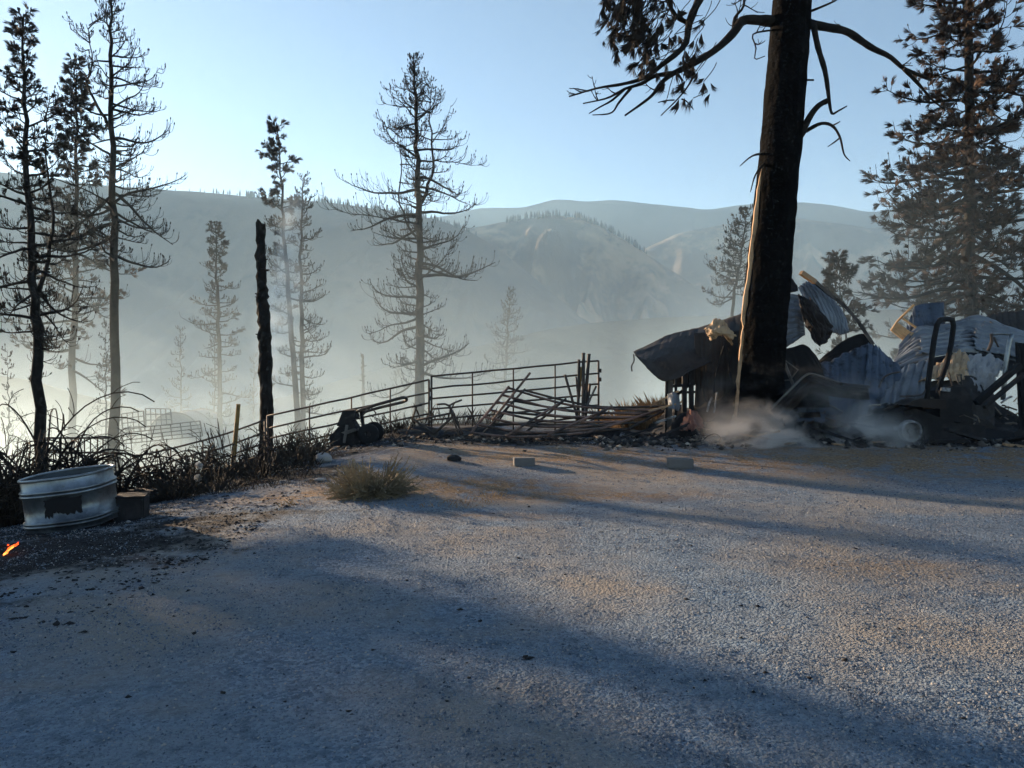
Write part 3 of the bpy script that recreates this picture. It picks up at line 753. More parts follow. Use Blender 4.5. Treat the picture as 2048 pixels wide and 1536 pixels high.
for y in (32.35, 33.8, 35.25):
    h_ = MB(); h_.tube([(P.x+x*1.02, y, P.z-.35+z*1.02) for x, z in prof], .03, 6); h_.build('hoop', M['pipe'], root)

# black railing behind the bramble at left
root = thing('metal_railing', 'low black metal railing behind the bramble at left', 'railing', gnd(150, 12.8))
for z0, z1 in (((92, 876), (218, 876)), ((90, 905), (216, 905)), ((92, 932), (214, 932))):
    mb = MB(); mb.tube([at(*z0, 12.8), at(*z1, 12.8)], .016, 6); mb.build('rail', M['pipe'], root)
for px in (95, 107, 119, 131, 144, 157, 169, 181, 195, 206, 216):
    mb = MB(); q = at(px, 960, 12.8); mb.tube([at(px, 875, 12.8), Vector((q.x, q.y, min(q.z, gzs(q.x, 12.8)-.05)))], .011, 5); mb.build('baluster', M['pipe'], root)

# ------------------------------------------------------------------ stock tank
def stock_tank():
    D = 9.3; c = ground_at(149, 1053); D = c.y
    root = thing('stock_tank', 'oval galvanised stock tank with a torn black patch, tilted on the slope', 'stock tank', c)
    h = 101/F*D; a, b = 77/F*D, .40
    R = Matrix.Rotation(radians(-6.5), 3, 'Y') @ Matrix.Rotation(radians(2.5), 3, 'X')
    n = 72
    def ring(k, z):
        out = []
        for i in range(n):
            t = 2*pi*i/n; ct, st = cos(t), sin(t); e = .72
            x = (a+k)*math.copysign(abs(ct)**e, ct); y = (b+k)*math.copysign(abs(st)**e, st)
            p = R @ Vector((x, y, z)); out.append((c.x+p.x, c.y+p.y, c.z+p.z+.035))
        return out
    def loft(prof):
        mb = MB()
        for k, z in prof: mb.v += ring(k, z)
        for j in range(len(prof)-1):
            for i in range(n):
                i2 = (i+1) % n; mb.f.append((j*n+i, j*n+i2, (j+1)*n+i2, (j+1)*n+i))
        return mb
    prof = [(0, 0)]
    for z0 in (.11, .17, .69, .76):
        z = z0*h
        prof += [(0, z-.024), (.016, z-.014), (.024, z), (.016, z+.014), (0, z+.024)]
    prof += [(0, h)]
    loft(prof).build('wall', M['steel'], root, True)
    loft([(-.004, h), (-.006, .5*h), (-.006, .02)]).build('inner_wall', M['tankin'], root, True)
    mb = loft([(-.005, .02), (-.3, .02)]); mb.build('floor', M['tankin'], root)
    rim = MB(); rp = [Vector(p) for p in ring(.006, h)]; rim.tube(rp+[rp[0]], .016, 8, False); rim.build('rim', M['steel'], root, True)
    # torn black patch on the front
    pm = MB(); g = []
    random.seed(5)
    xs = np.linspace(-.06, .31, 22)
    for j, zz in enumerate(np.linspace(.33*h, .64*h, 6)):
        for x in xs:
            t = min(.999, abs(x)/(a+.003))
            y = -(b+.005)*(1-t**(2/.72))**(.36)
            jx = random.gauss(0, .008) if x in (xs[0], xs[-1]) else 0; jz = (random.gauss(0, .016) if j == 0 else 0)+.015*sin(x*19) if j in (0, 5) else 0
            p = R @ Vector((x+jx, y-.004, zz+jz)); pm.v.append((c.x+p.x, c.y+p.y, c.z+p.z+.035))
    for j in range(5):
        for i in range(21):
            k = j*22+i; pm.f.append((k, k+1, k+23, k+22))
    o = pm.build('black_patch', M['soot'], root); md = o.modifiers.new('thick', 'SOLIDIFY'); md.thickness = .004
    tag(o, 'torn black patch')
stock_tank()
# dark box and block beside the tank
def box_thing(name, label, cat, px, py, w, d, h, yaw, m, D=None, roll=0):
    p = ground_at(px, py) if D is None else gnd(px, D); root = thing(name, label, cat, p)
    R = Matrix.Rotation(yaw, 3, 'Z') @ Matrix.Rotation(roll, 3, 'Y'); bm = bmesh.new()
    bmesh.ops.create_cube(bm, size=1); bmesh.ops.scale(bm, vec=(w, d, h), verts=bm.verts)
    bmesh.ops.bevel(bm, geom=bm.edges[:], offset=min(w, d, h)*.06, segments=2, affect='EDGES')
    bmesh.ops.rotate(bm, matrix=R, verts=bm.verts); bmesh.ops.translate(bm, vec=(0, 0, h*.45), verts=bm.verts)
    me = bpy.data.meshes.new('body'); bm.to_mesh(me); bm.free(); me.materials.append(m)
    o = bpy.data.objects.new('body', me); col.objects.link(o); o.parent = root; return root, R
r_, R_ = box_thing('wooden_crate', 'dark scorched wooden crate right of the stock tank', 'crate', 264, 1036, .32, .34, .27, .25, M['char'])
for k in range(3):
    mb = MB(); q = R_ @ Vector((0, -.12+.12*k, .315)); mb.box(r_.location+q-Vector((0, 0, .05)), (.34, .10, .022), R_); mb.build('plank', M['char'], r_)
box_thing('charred_beam', 'charred beam end lying behind the crate', 'beam', 290, 1006, .42, .22, .20, -.2, M['char'])
shrub('sage_clump', 'blue-grey sage clump growing right of the stock tank', 243, 1020, 10.2, .19, .34, 200, M['sage'], .005, cat='plant', seed=91, sub=1, el=(.5, 1.4), curl=(-.3, .2))

# ------------------------------------------------------------------ stones and blocks
def rock(label, px, py, w, h, m, seed, name='rock'):
    random.seed(seed); p = ground_at(px, py); bm = bmesh.new(); bmesh.ops.create_icosphere(bm, subdivisions=3, radius=.5)
    s = p.y/F
    for v in bm.verts:
        c = v.co.normalized(); n_ = float(fbm(c.x*1.7+seed, c.y*1.7+c.z*2.1, 3)); v.co = Vector((v.co.x*w*s, v.co.y*w*s*.7, v.co.z*h*s))*(1+.35*n_)
    bmesh.ops.translate(bm, vec=(0, 0, h*s*.35), verts=bm.verts)
    me = bpy.data.meshes.new(name); bm.to_mesh(me); bm.free(); me.materials.append(m)
    for f in me.polygons: f.use_smooth = True
    o = bpy.data.objects.new(name, me); col.objects.link(o); o.location = p; tag(o, label, 'rock'); return o
rock('rounded pale stone lying before the burnt tiller', 648, 925, 34, 22, M['stone'], 3)
rock('dark low stone left of the fallen panels', 908, 922, 30, 14, M['char'], 4)
rock('small grey stone right of the stock tank', 257, 1046, 10, 6, M['stone'], 5)
rock('flat grey stone under the weedy bank', 640, 962, 26, 7, M['stone'], 8)
box_thing('concrete_block', 'small concrete block lying on the gravel before the fallen panels', 'block', 1048, 931, .32, .16, .13, .12, M['block'])
r_, R_ = box_thing('concrete_block', 'square concrete block on the gravel below the black trunk', 'block', 1360, 935, .38, .24, .15, -.08, M['block'])

# ------------------------------------------------------------------ burnt tiller, bicycle
def tiller():
    D = 14.9; random.seed(95)
    root = thing('garden_tiller', 'burnt black garden tiller with a long loop handle at the crest', 'tiller', gnd(705, D))
    def pz(px, py): p = at(px, py, D); return (p.x, p.z)
    mb = MB(); mb.prism([pz(*q) for q in ((678, 850), (690, 820), (712, 819), (717, 834), (709, 840), (718, 855), (700, 858))], D-.2, D+.15); mb.build('engine_cover', M['char'], root)
    mb = MB(); mb.prism([pz(*q) for q in ((664, 872), (682, 852), (722, 856), (738, 860), (738, 886), (668, 890))], D-.24, D+.2); mb.build('body', M['char'], root)
    for dy in (-.28, .28):
        w = MB(); c = at(742, 866, D); w.lathe([(.06, -.05), (.17, -.06), (.2, -.04), (.2, .04), (.17, .06), (.06, .05), (.06, -.05)], (c.x, D+dy, c.z), 'Y', 22); w.build('wheel', M['soot'], root, True)
    mb = MB(); mb.tube(catmull([at(712, 824, D-.16), at(745, 812, D-.18), at(780, 802, D-.2), at(806, 795, D-.2), at(813, 798, D), at(806, 804, D+.16), at(760, 815, D+.16), at(722, 826, D+.14)], 30), .03, 8); mb.build('handlebar', M['pipe'], root, True)
    mb = MB(); mb.tube([at(722, 822, D), at(727, 855, D)], .035, 7); mb.build('steering_post', M['char'], root)
    mb = MB(); mb.tube([at(740, 812, D-.1), at(752, 826, D), at(744, 834, D)], .014, 5); mb.tube([at(746, 810, D), at(724, 832, D-.1)], .014, 5); mb.build('control_lever', M['pipe'], root)
    mb = MB(); mb.prism([pz(*q) for q in ((690, 862), (714, 854), (722, 858), (700, 866))], D-.36, D-.28); mb.build('side_plate', M['greywood'], root)
    for q in ((688, 886, 694, 850), (721, 884, 718, 856)):
        mb = MB(); mb.bar(at(q[0], q[1], D-.3), at(q[2], q[3], D-.3), .03, .05); mb.build('leg_bracket', M['greywood'], root)
tiller()
def bicycle():
    D = 15.0
    root = thing('bicycle', 'burnt bicycle frame with bare handlebar before the right panel', 'bicycle', gnd(880, D))
    def tb(name, pts, r, n=10, dd=0):
        m_ = MB(); m_.tube(catmull([at(a, b, D+(q[0] if q else dd)) for a, b, *q in pts], n) if len(pts) > 2 else [at(a, b, D+(q[0] if q else dd)) for a, b, *q in pts], r, 7); return m_.build(name, M['pipe'], root, True)
    tb('handlebar', [(874, 809, -.25), (890, 808, -.1), (898, 811, 0), (908, 806, .1), (923, 800, .28)], .019, 14)
    tb('stem', [(898, 810), (904, 824)], .026)
    tb('head_tube', [(902, 820), (907, 834)], .032)
    tb('fork', [(905, 832, -.05), (911, 850, -.06), (919, 874, -.06)], .02)
    tb('fork', [(908, 832, .05), (916, 850, .06), (926, 868, .06)], .02)
    tb('top_tube', [(904, 826), (826, 842)], .022); tb('down_tube', [(907, 832), (868, 868)], .026)
    tb('seat_tube', [(826, 838), (868, 868)], .024)
    tb('seat_post', [(833, 814), (824, 840)], .018); tb('chain_stay', [(868, 868, .05), (822, 858, .05)], .014); tb('seat_stay', [(826, 840, .05), (813, 867, .05)], .014)
    sd_ = MB(); p = at(834, 812, D); sd_.box(p, (.2, .1, .035), Matrix.Rotation(-.2, 3, 'Y'), .7); sd_.build('saddle', M['char'], root)
    for px, py, rx in ((918, 866, 1.25), (822, 868, 1.35)):
        w = MB(); c = at(px, py, D); c.z = gzs(c.x, D)+.10; rot = Matrix.Rotation(rx, 3, 'X') @ Matrix.Rotation(.2, 3, 'Y')
        w.lathe([(.27, -.012), (.29, -.012), (.29, .012), (.27, .012), (.27, -.012)], c, 'Y', 28, rot); w.build('wheel_rim', M['pipe'], root)
    cr = MB(); c = at(868, 866, D); cr.lathe([(.0, -.01), (.09, -.01), (.09, .01), (0, .01)], c, 'Y', 18); cr.bar(c, c+Vector((.12, -.05, .1)), .02, .02); cr.build('crank', M['pipe'], root)
bicycle()

# ------------------------------------------------------------------ the wreck: sheets, beams, tractor
def sheet(name, label, rows, m, cat='roof sheet', corr=None, crumple=0., res=(60, 40), seed=0, thick=.006, rag=0., holes=(), group=None):
    """rows of control points (px,py,D); corr=(axis, count, amplitude): axis u runs along a row"""
    random.seed(seed)
    if corr: res = (max(res[0], corr[1]*9), res[1]) if corr[0] == 'u' else (res[0], max(res[1], corr[1]*9))
    elif crumple: res = (int(res[0]*1.5), int(res[1]*1.5))
    R = [catmull([at(*p) for p in r], res[0]) for r in rows]
    G = [[None]*res[0] for _ in range(res[1])]
    for i in range(res[0]):
        c = catmull([r[i] for r in R], res[1])
        for j in range(res[1]): G[j][i] = c[j]
    V = np.array([[tuple(p) for p in r] for r in G]); du = np.gradient(V, axis=1); dv = np.gradient(V, axis=0)
    N_ = np.cross(du, dv); N_ /= np.linalg.norm(N_, axis=2, keepdims=True)+1e-9
    jj, ii = np.meshgrid(np.linspace(0, 1, res[1]), np.linspace(0, 1, res[0]), indexing='ij')
    d = np.zeros_like(ii)
    if corr:
        w = (ii if corr[0] == 'u' else jj)*corr[1]
        w = w+.25*fbm(ii*2+seed, jj*2, 2)
        d += corr[2]*1.5*np.clip(np.cos(2*pi*w)*2.2-.9, -.25, 1)
    if crumple: d += crumple*(.55*lfbm(ii*3+seed*1.7, jj*3+seed, 3)+.7*np.abs(lfbm(ii*5+seed+jj*2, jj*5, 4)))
    V = V+N_*d[..., None]
    if rag:
        e = rag*fbm(ii*14+seed, jj*14, 3); edge = (np.minimum(np.minimum(ii, 1-ii), np.minimum(jj, 1-jj)) < .03)
        V += (du*10+dv*6)*(e*edge)[..., None]
    nu, nv = res; id_ = np.arange(nu*nv).reshape(nv, nu)
    q = np.stack([id_[:-1, :-1], id_[:-1, 1:], id_[1:, 1:], id_[1:, :-1]], -1).reshape(-1, 4)
    ci = (ii[:-1, :-1].ravel(), jj[:-1, :-1].ravel()); keep = np.ones(len(q), bool)
    for (hu, hv, ru, rv) in holes:
        keep &= ((ci[0]-hu)/ru)**2+((ci[1]-hv)/rv)**2 > 1+.6*fbm(ci[0]*12, ci[1]*12+seed, 2)
    o = mesh_np(name, V.reshape(-1, 3), q[keep], m, smooth=bool(corr))
    c = V.reshape(-1, 3).mean(0); c[2] = V[..., 2].min()
    o.data.transform(Matrix.Translation((-c[0], -c[1], -c[2]))); o.location = c
    md = o.modifiers.new('thick', 'SOLIDIFY'); md.thickness = thick; md.offset = 0
    if label: tag(o, label, cat, group)
    return o

sheet('roof_sheet', 'dark curled roof sheet jutting left over the standing corner posts', [[(1266, 701, 15.6), (1340, 668, 16.6), (1413, 650, 17), (1492, 624, 17)], [(1276, 716, 15.0), (1330, 706, 15.4), (1400, 700, 15.8), (1485, 690, 16)], [(1270, 710, 14.6), (1302, 744, 14.7), (1334, 762, 15.0), (1392, 735, 15.3)]], M['sheetdark'], corr=('u', 12, .0025), crumple=.05, seed=1)
sheet('wall_sheet', 'tall dark ribbed wall sheet left of the black trunk', [[(1388, 664, 15.7), (1430, 668, 15.6), (1480, 660, 15.7), (1560, 650, 15.9)], [(1391, 745, 15.7), (1430, 745, 15.5), (1480, 745, 15.7), (1560, 745, 15.9)], [(1388, 828, 15.7), (1430, 832, 15.6), (1480, 834, 15.7), (1560, 840, 15.9)]], M['sheetdark'], 'wall sheet', ('u', 12, .005), .03, seed=2)
sheet('insulation_scrap', 'crumpled tan insulation caught in the sun on the sheet edge', [[(1409, 655, 14.7), (1432, 642, 14.8), (1452, 642, 14.8), (1462, 662, 14.9)], [(1412, 668, 14.6), (1430, 664, 14.45), (1452, 668, 14.5), (1466, 676, 14.7)], [(1420, 682, 14.7), (1432, 676, 14.6), (1450, 678, 14.6), (1464, 690, 14.8)]], M['tanfoil'], 'insulation', None, .22, (36, 30), 3, rag=.5)
# standing corner frame
root = thing('shed_frame', 'charred standing corner posts and beam under the dark roof sheet', 'shed frame', gnd(1360, 15.6))
for nm, a, b, w, h, m in (('beam', (1330, 731), (1392, 731), .07, .10, 'greywood'), ('post', (1342, 735), (1337, 800), .08, .09, 'greywood'), ('post', (1334, 762), (1332, 812), .05, .06, 'char'), ('post', (1352, 735), (1351, 815), .05, .05, 'char'), ('post', (1369, 735), (1368, 830), .09, .09, 'char'), ('post', (1382, 735), (1383, 830), .08, .09, 'char'),
    ('rail', (1340, 773), (1390, 768), .04, .06, 'char'), ('rail', (1338, 786), (1390, 784), .04, .05, 'char'), ('brace', (1342, 800), (1388, 762), .04, .05, 'char')):
    mb = MB(); P, Q = at(*a, 15.5), at(*b, 15.5)
    if nm == 'post': Q.z = min(Q.z, gzs(Q.x, 15.5)-.03)
    mb.bar(P, Q, w, h); mb.build(nm, M[m], root)
mb = MB(); mb.box(at(1367, 752, 15.75), (.5, .02, .34)); mb.build('back_board', M['sheetdark'], root)
mb = MB(); mb.tube(catmull([at(1267, 708, 14.7), at(1268, 722, 14.7), at(1263, 732, 14.7), at(1264, 743, 14.7)], 8), .014, 5)
tag(mb.build('hanging_strip', M['greywood']), 'thin torn strip hanging from the roof sheet tip', 'metal strip')
for k, (lab, pts, r, m) in enumerate((('thin dark pipe slanting across the wall sheet', [(1447, 693), (1438, 725), (1430, 760), (1427, 800)], .016, 'soot'), ('bent dark cable hanging down the wall sheet', [(1457, 696), (1461, 716), (1458, 735), (1465, 768)], .015, 'soot'),
    ('pale short stick leaning on the wall sheet foot', [(1424, 794), (1418, 808), (1414, 824)], .02, 'ash'), ('pale long stick leaning on the wall sheet foot', [(1434, 784), (1431, 805), (1428, 826)], .018, 'ash'))):
    mb = MB(); mb.tube(catmull([at(a, b, 15.25) for a, b in pts], 10), r, 6); tag(mb.build('leaning_rod', M[m]), lab, 'rod')
sheet('bent_plate', 'small grey bent plate at the foot of the corner posts', [[(1335, 788, 15.0), (1348, 784, 14.9), (1360, 790, 15.0)], [(1336, 816, 14.8), (1348, 818, 14.7), (1360, 822, 14.8)]], M['sheet'], 'metal plate', None, .06, (16, 12), 5)
sheet('insulation_heap', 'heap of pinkish insulation at the foot of the wall sheet', [[(1362, 842, 14.9), (1375, 822, 15.0), (1392, 820, 15.1), (1408, 838, 15.1)], [(1360, 850, 14.6), (1375, 832, 14.6), (1392, 830, 14.6), (1410, 848, 14.7)], [(1360, 858, 14.5), (1375, 858, 14.4), (1392, 858, 14.4), (1410, 858, 14.5)]], M['pink'], 'insulation', None, .26, (30, 24), 6, rag=.6)
# right of the trunk
sheet('roof_sheet', 'blue-grey ribbed roof sheet directly right of the black trunk', [[(1545, 590, 16.4), (1575, 586, 16.4), (1598, 588, 16.3), (1607, 600, 16.2)], [(1545, 640, 16.1), (1570, 640, 16.0), (1595, 640, 15.9), (1610, 650, 15.9)], [(1545, 698, 15.8), (1565, 696, 15.7), (1590, 682, 15.6), (1610, 668, 15.7)]], M['sheet'], corr=('v', 9, .018), crumple=.05, seed=7)
sheet('roof_vent', 'rounded tan roof vent peeking out above the ribbed sheet', [[(1568, 560, 16.8), (1580, 553, 16.7), (1595, 572, 16.6)], [(1566, 588, 16.5), (1580, 586, 16.4), (1596, 582, 16.4)]], M['brownmetal'], 'roof vent', None, .03, (18, 12), 8)
sheet('roof_sheet', 'large arched blue-grey roof sheet under the bent beam', [[(1598, 572, 16.4), (1617, 563, 16.6), (1640, 572, 16.8), (1662, 592, 16.9)], [(1612, 600, 16.1), (1634, 590, 16.2), (1660, 602, 16.4), (1682, 616, 16.6)], [(1630, 632, 15.9), (1652, 630, 16.0), (1676, 634, 16.2), (1695, 642, 16.4)], [(1655, 662, 15.8), (1668, 664, 15.9), (1684, 668, 16.0), (1700, 664, 16.2)]], M['sheet'], corr=('u', 10, .022), crumple=.08, seed=9)
sheet('insulation_sheet', 'torn brown crumpled lining draped over the arched roof sheet', [[(1596, 588, 15.9), (1606, 592, 15.8), (1616, 598, 15.8), (1624, 604, 15.9)], [(1602, 620, 15.6), (1618, 624, 15.5), (1634, 628, 15.5), (1652, 640, 15.6)], [(1610, 652, 15.5), (1628, 656, 15.4), (1646, 660, 15.4), (1664, 660, 15.5)], [(1618, 672, 15.5), (1632, 688, 15.4), (1646, 690, 15.4), (1662, 676, 15.5)]], M['brownmetal'], 'insulation', None, .16, (46, 46), 10, rag=.6)
mb = MB(); c = catmull([at(1603, 546, 16.2), at(1629, 563, 16.3), at(1657, 587, 16.3), at(1688, 611, 16.2), at(1715, 642, 16.1), at(1746, 688, 16.0)], 14)
for k in range(13): mb.bar(c[k], c[k+1]+(c[k+1]-c[k])*.04, .09, .065)
tag(mb.build('bent_beam', M['greywood']), 'long bent roof beam arching down over the arched sheet', 'beam')
mb = MB(); mb.bar(at(1602, 545, 16.15), at(1630, 564, 16.22), .11, .085); tag(mb.build('board_end', M['plank']), 'sunlit broken board at the top of the bent beam', 'board')
sheet('roof_sheet', 'black sooty sheet below the bent beam', [[(1636, 722, 16.2), (1660, 702, 16.2), (1690, 680, 16.2), (1727, 668, 16.2), (1748, 690, 16.1)], [(1640, 742, 15.9), (1668, 736, 15.9), (1700, 728, 15.9), (1735, 720, 15.9), (1760, 720, 15.9)]], M['soot'], crumple=.05, seed=11, res=(40, 20))
sheet('roof_sheet', 'flat blue sheet sloping up to the right in the middle of the wreck', [[(1600, 748, 15.8), (1738, 684, 15.8)], [(1590, 845, 15.2), (1736, 845, 15.15)]], M['sheetblue'], corr=('u', 7, .010), crumple=.05, seed=12, res=(60, 40), rag=.3)
sheet('roof_sheet', 'blue sheet folded down from the middle peak toward the tractor', [[(1737, 683, 15.75), (1766, 700, 15.7), (1802, 732, 15.65)], [(1718, 845, 15.1), (1766, 845, 15.05), (1815, 845, 15.0)]], M['sheetblue'], corr=('u', 5, .010), crumple=.07, seed=32, res=(50, 40), rag=.3)
sheet('roof_sheet', 'torn grey plate lying on the wavy roof behind the roll bar', [[(1846, 668, 16.7), (1926, 652, 16.9)], [(1836, 708, 16.2), (1916, 700, 16.3)]], M['sheet'], corr=('v', 5, .02), crumple=.05, seed=33, res=(40, 40), rag=.7)
sheet('roof_sheet', 'torn grey plate lying on the wavy roof at the right edge', [[(1962, 640, 17.3), (2065, 664, 17.3)], [(1944, 694, 16.4), (2058, 716, 16.4)]], M['sheet'], corr=('v', 6, .02), crumple=.05, seed=34, res=(40, 40), rag=.7)
sheet('roof_sheet', 'black strip added as the shadow band under the wavy roof', [[(1835, 730, 16.1), (1900, 706, 16.1), (1960, 704, 16.1), (2030, 722, 16.1)], [(1830, 752, 15.95), (1900, 730, 15.95), (1960, 726, 15.95), (2030, 745, 15.95)]], M['soot'], crumple=.06, seed=35, res=(40, 12), rag=.8)  # black sheet added to paint the dark shadow gap below the roof edge
sheet('wall_sheet', 'sooty dark wall sheet just right of the black trunk', [[(1552, 700, 15.5), (1585, 694, 15.45), (1612, 690, 15.4), (1640, 722, 15.4)], [(1552, 750, 15.4), (1590, 748, 15.3), (1622, 746, 15.3), (1652, 758, 15.3)], [(1552, 815, 15.3), (1590, 815, 15.2), (1625, 815, 15.2), (1660, 815, 15.2)]], M['soot'], 'wall sheet', None, .10, (26, 22), 31)
pipe_post = MB(); pipe_post.bar(at(1566, 718, 15.0), at(1587, 772, 14.9), .07, .05); tag(pipe_post.build('leaning_stud', M['greywood']), 'grey stud leaning on the sooty wall sheet right of the trunk', 'stud')
# brown hood
sheet('metal_hood', 'low brown angular metal hood before the blue sheet', [[(1540, 822, 14.6), (1575, 788, 14.6), (1608, 754, 14.6), (1628, 750, 14.6), (1680, 766, 14.6), (1736, 773, 14.7)], [(1548, 830, 14.35), (1582, 798, 14.3), (1612, 768, 14.3), (1630, 764, 14.3), (1680, 778, 14.3), (1738, 783, 14.4)], [(1556, 842, 14.4), (1590, 815, 14.4), (1615, 792, 14.4), (1635, 786, 14.4), (1680, 796, 14.4), (1740, 800, 14.5)]], M['brownmetal'], 'metal hood', None, .06, (50, 26), 13)
mb = MB(); mb.tube(catmull([at(1541, 818, 14.35), at(1575, 785, 14.35), at(1608, 753, 14.4), at(1628, 749, 14.4), at(1682, 766, 14.4), at(1736, 773, 14.5)], 36), .022, 6)
tag(mb.build('edge_angle', M['greywood'], None, True), 'thin angled metal edging along the brown hood', 'metal edging')
mb = MB(); mb.bar(at(1683, 768, 14.35), at(1737, 774, 14.4), .10, .05); tag(mb.build('char_beam', M['char']), 'short black beam lying on the brown hood end', 'beam')
# frame with thin rods right of trunk
mb = MB(); mb.tube([at(1541, 764, 15.1), at(1580, 760, 15.1), at(1596, 740, 15.1), at(1566, 718, 15.1)], .016, 5); mb.tube([at(1541, 764, 15.1), at(1545, 800, 15.0), at(1530, 780, 15.0)], .016, 5)
tag(mb.build('wire_rack', M['greywood']), 'bent wire rack at the foot of the black trunk', 'wire rack')
# right roof
sheet('roof_sheet', 'broad wavy grey roof sheet collapsed at the right', [[(1800, 692, 17.0), (1834, 655, 17.4), (1873, 648, 17.6), (1912, 638, 17.8), (1950, 628, 18), (2000, 640, 18), (2080, 672, 18)], [(1790, 716, 16.6), (1834, 684, 16.7), (1880, 676, 16.8), (1920, 668, 17.0), (1960, 666, 17.2), (2010, 678, 17.2), (2085, 700, 17.2)], [(1782, 742, 16.3), (1830, 722, 16.2), (1880, 704, 16.2), (1925, 700, 16.3), (1970, 706, 16.4), (2015, 716, 16.4), (2090, 726, 16.4)]], M['sheet'], corr=('v', 8, .034), crumple=.12, seed=14, res=(90, 60))
sheet('roof_sheet', 'dark grey roof sheet rising behind the wavy one at the right edge', [[(1950, 640, 18.8), (1990, 627, 19), (2030, 622, 19), (2100, 624, 19)], [(1960, 690, 18.4), (2000, 690, 18.4), (2040, 690, 18.4), (2100, 700, 18.4)]], M['sheetdark'], corr=('u', 9, .012), crumple=.06, seed=15)
sheet('roof_sheet', 'hazy blue-grey sheet standing behind the yellow siding', [[(1806, 668, 19), (1822, 630, 19), (1835, 610, 19), (1888, 604, 19)], [(1810, 700, 18.7), (1830, 690, 18.7), (1850, 680, 18.7), (1892, 672, 18.7)]], M['sheetblue'], corr=('u', 6, .01), crumple=.04, seed=16, res=(30, 20))
root = thing('siding_panel', 'small yellow wood siding panel lit by the sun in the wreck', 'siding', at(1800, 690, 17.2))
W = [at(1781, 661, 17.2), at(1793, 643, 17.2), at(1825, 666, 17.2), at(1804, 680, 17.2)]
for k in range(4):
    a = W[0].lerp(W[1], (k+.5)/4); b = W[3].lerp(W[2], (k+.5)/4); mb = MB(); mb.bar(a, b, .03, (W[0]-W[1]).length/4*.92); mb.build('board', M['siding'], root)
for a, b in ((W[0], W[1]), (W[2], W[3]), (W[1], at(1826, 610, 17.2)), (W[1]+Vector((.07, 0, .1)), W[2]+Vector((.06, 0, .12)))):
    mb = MB(); mb.bar(a-Vector((0, .04, 0)), b-Vector((0, .04, 0)), .03, .04); mb.build('batten', M['siding'], root)
sheet('draped_sheet', 'thin grey sheet draped down left of the tractor', [[(1782, 742, 16.0), (1810, 730, 15.9), (1840, 722, 15.8), (1868, 712, 15.8)], [(1772, 770, 15.5), (1800, 764, 15.4), (1830, 756, 15.4), (1858, 750, 15.4)], [(1760, 805, 15.1), (1790, 805, 15.0), (1820, 805, 15.0), (1856, 805, 15.1)]], M['sheet'], corr=('u', 5, .02), crumple=.10, seed=17, res=(40, 30))
sheet('insulation_scrap', 'sunlit tan crumpled insulation behind the black roll bar', [[(1858, 735, 15.9), (1885, 716, 15.9), (1910, 704, 15.9), (1936, 706, 15.9)], [(1845, 745, 15.5), (1880, 738, 15.4), (1905, 735, 15.4), (1934, 738, 15.5)], [(1838, 760, 15.3), (1880, 758, 15.2), (1905, 757, 15.2), (1932, 762, 15.3)]], M['tanfoil'], 'insulation', ('u', 7, .02), .20, (40, 30), 18, rag=.5)
sheet('insulation_sheet', 'large white crumpled lining hanging right of the tan insulation', [[(1934, 704, 15.9), (1960, 708, 15.9), (1985, 712, 15.9), (2008, 722, 15.9)], [(1936, 740, 15.5), (1958, 742, 15.4), (1980, 746, 15.4), (2002, 752, 15.5)], [(1945, 775, 15.3), (1960, 785, 15.2), (1976, 786, 15.2), (1988, 780, 15.3)]], M['whitefoil'], 'insulation', None, .2, (40, 34), 19, rag=.4)
sheet('roof_sheet', 'grey soot-streaked sheet under the white lining', [[(1860, 762, 15.4), (1900, 758, 15.4), (1940, 752, 15.4), (1985, 775, 15.4)], [(1860, 800, 15.1), (1900, 800, 15.1), (1945, 800, 15.1), (1990, 800, 15.1)], [(1860, 850, 14.9), (1900, 850, 14.9), (1945, 850, 14.9), (1990, 850, 14.9)]], M['sheetdark'], crumple=.1, seed=20, res=(40, 30))
def pipe_thing(name, label, cat, pts, r, m, D):
    mb = MB(); mb.tube(catmull([at(a, b, D) for a, b in pts], max(8, len(pts)*5)) if len(pts) > 2 else [at(a, b, D) for a, b in pts], r, 7); return tag(mb.build(name, M[m], None, True), label, cat)
root = thing('pipe_stand', 'upright pipe stand with a cross arm at the right edge of the wreck', 'pipe stand', at(2010, 800, 15.0))
for nm, pts, r, m in (('post', [(2023, 668), (2018, 690), (2012, 724), (2009, 760), (2006, 800)], .045, 'steel'), ('arm', [(2023, 669), (2004, 667), (1983, 668)], .026, 'steel'), ('leg', [(1983, 667), (1983, 684), (1976, 702)], .03, 'pipe'), ('brace', [(1988, 674), (1992, 684), (1997, 694)], .018, 'pipe')):
    mb = MB(); mb.tube(catmull([at(a, b, 15.0) for a, b in pts], 10), r, 8); mb.build(nm, M[m], root, True)
mb = MB(); mb.bar(at(1952, 806, 14.7), at(2040, 730, 14.9), .10, .10); tag(mb.build('charred_beam', M['soot']), 'upper black beam slanting up to the right edge', 'beam')
mb = MB(); mb.bar(at(1968, 814, 14.5), at(2048, 748, 14.7), .07, .07); tag(mb.build('charred_beam', M['char']), 'lower black beam parallel under the slanting one', 'beam')
sheet('wall_sheet', 'black wall sheet standing at the right edge', [[(2030, 684, 15.3), (2050, 686, 15.2), (2090, 684, 15.1)], [(2034, 780, 15.0), (2052, 785, 14.9), (2090, 790, 14.8)], [(2040, 880, 14.8), (2056, 885, 14.7), (2090, 890, 14.6)]], M['soot'], 'wall sheet', crumple=.08, seed=22, res=(26, 30))
pipe_thing('pale_stick', 'short pale curved stick lying under the slanting beams', 'stick', [(2002, 806), (2010, 800), (2018, 795), (2024, 793)], .02, 'ash', 14.4)

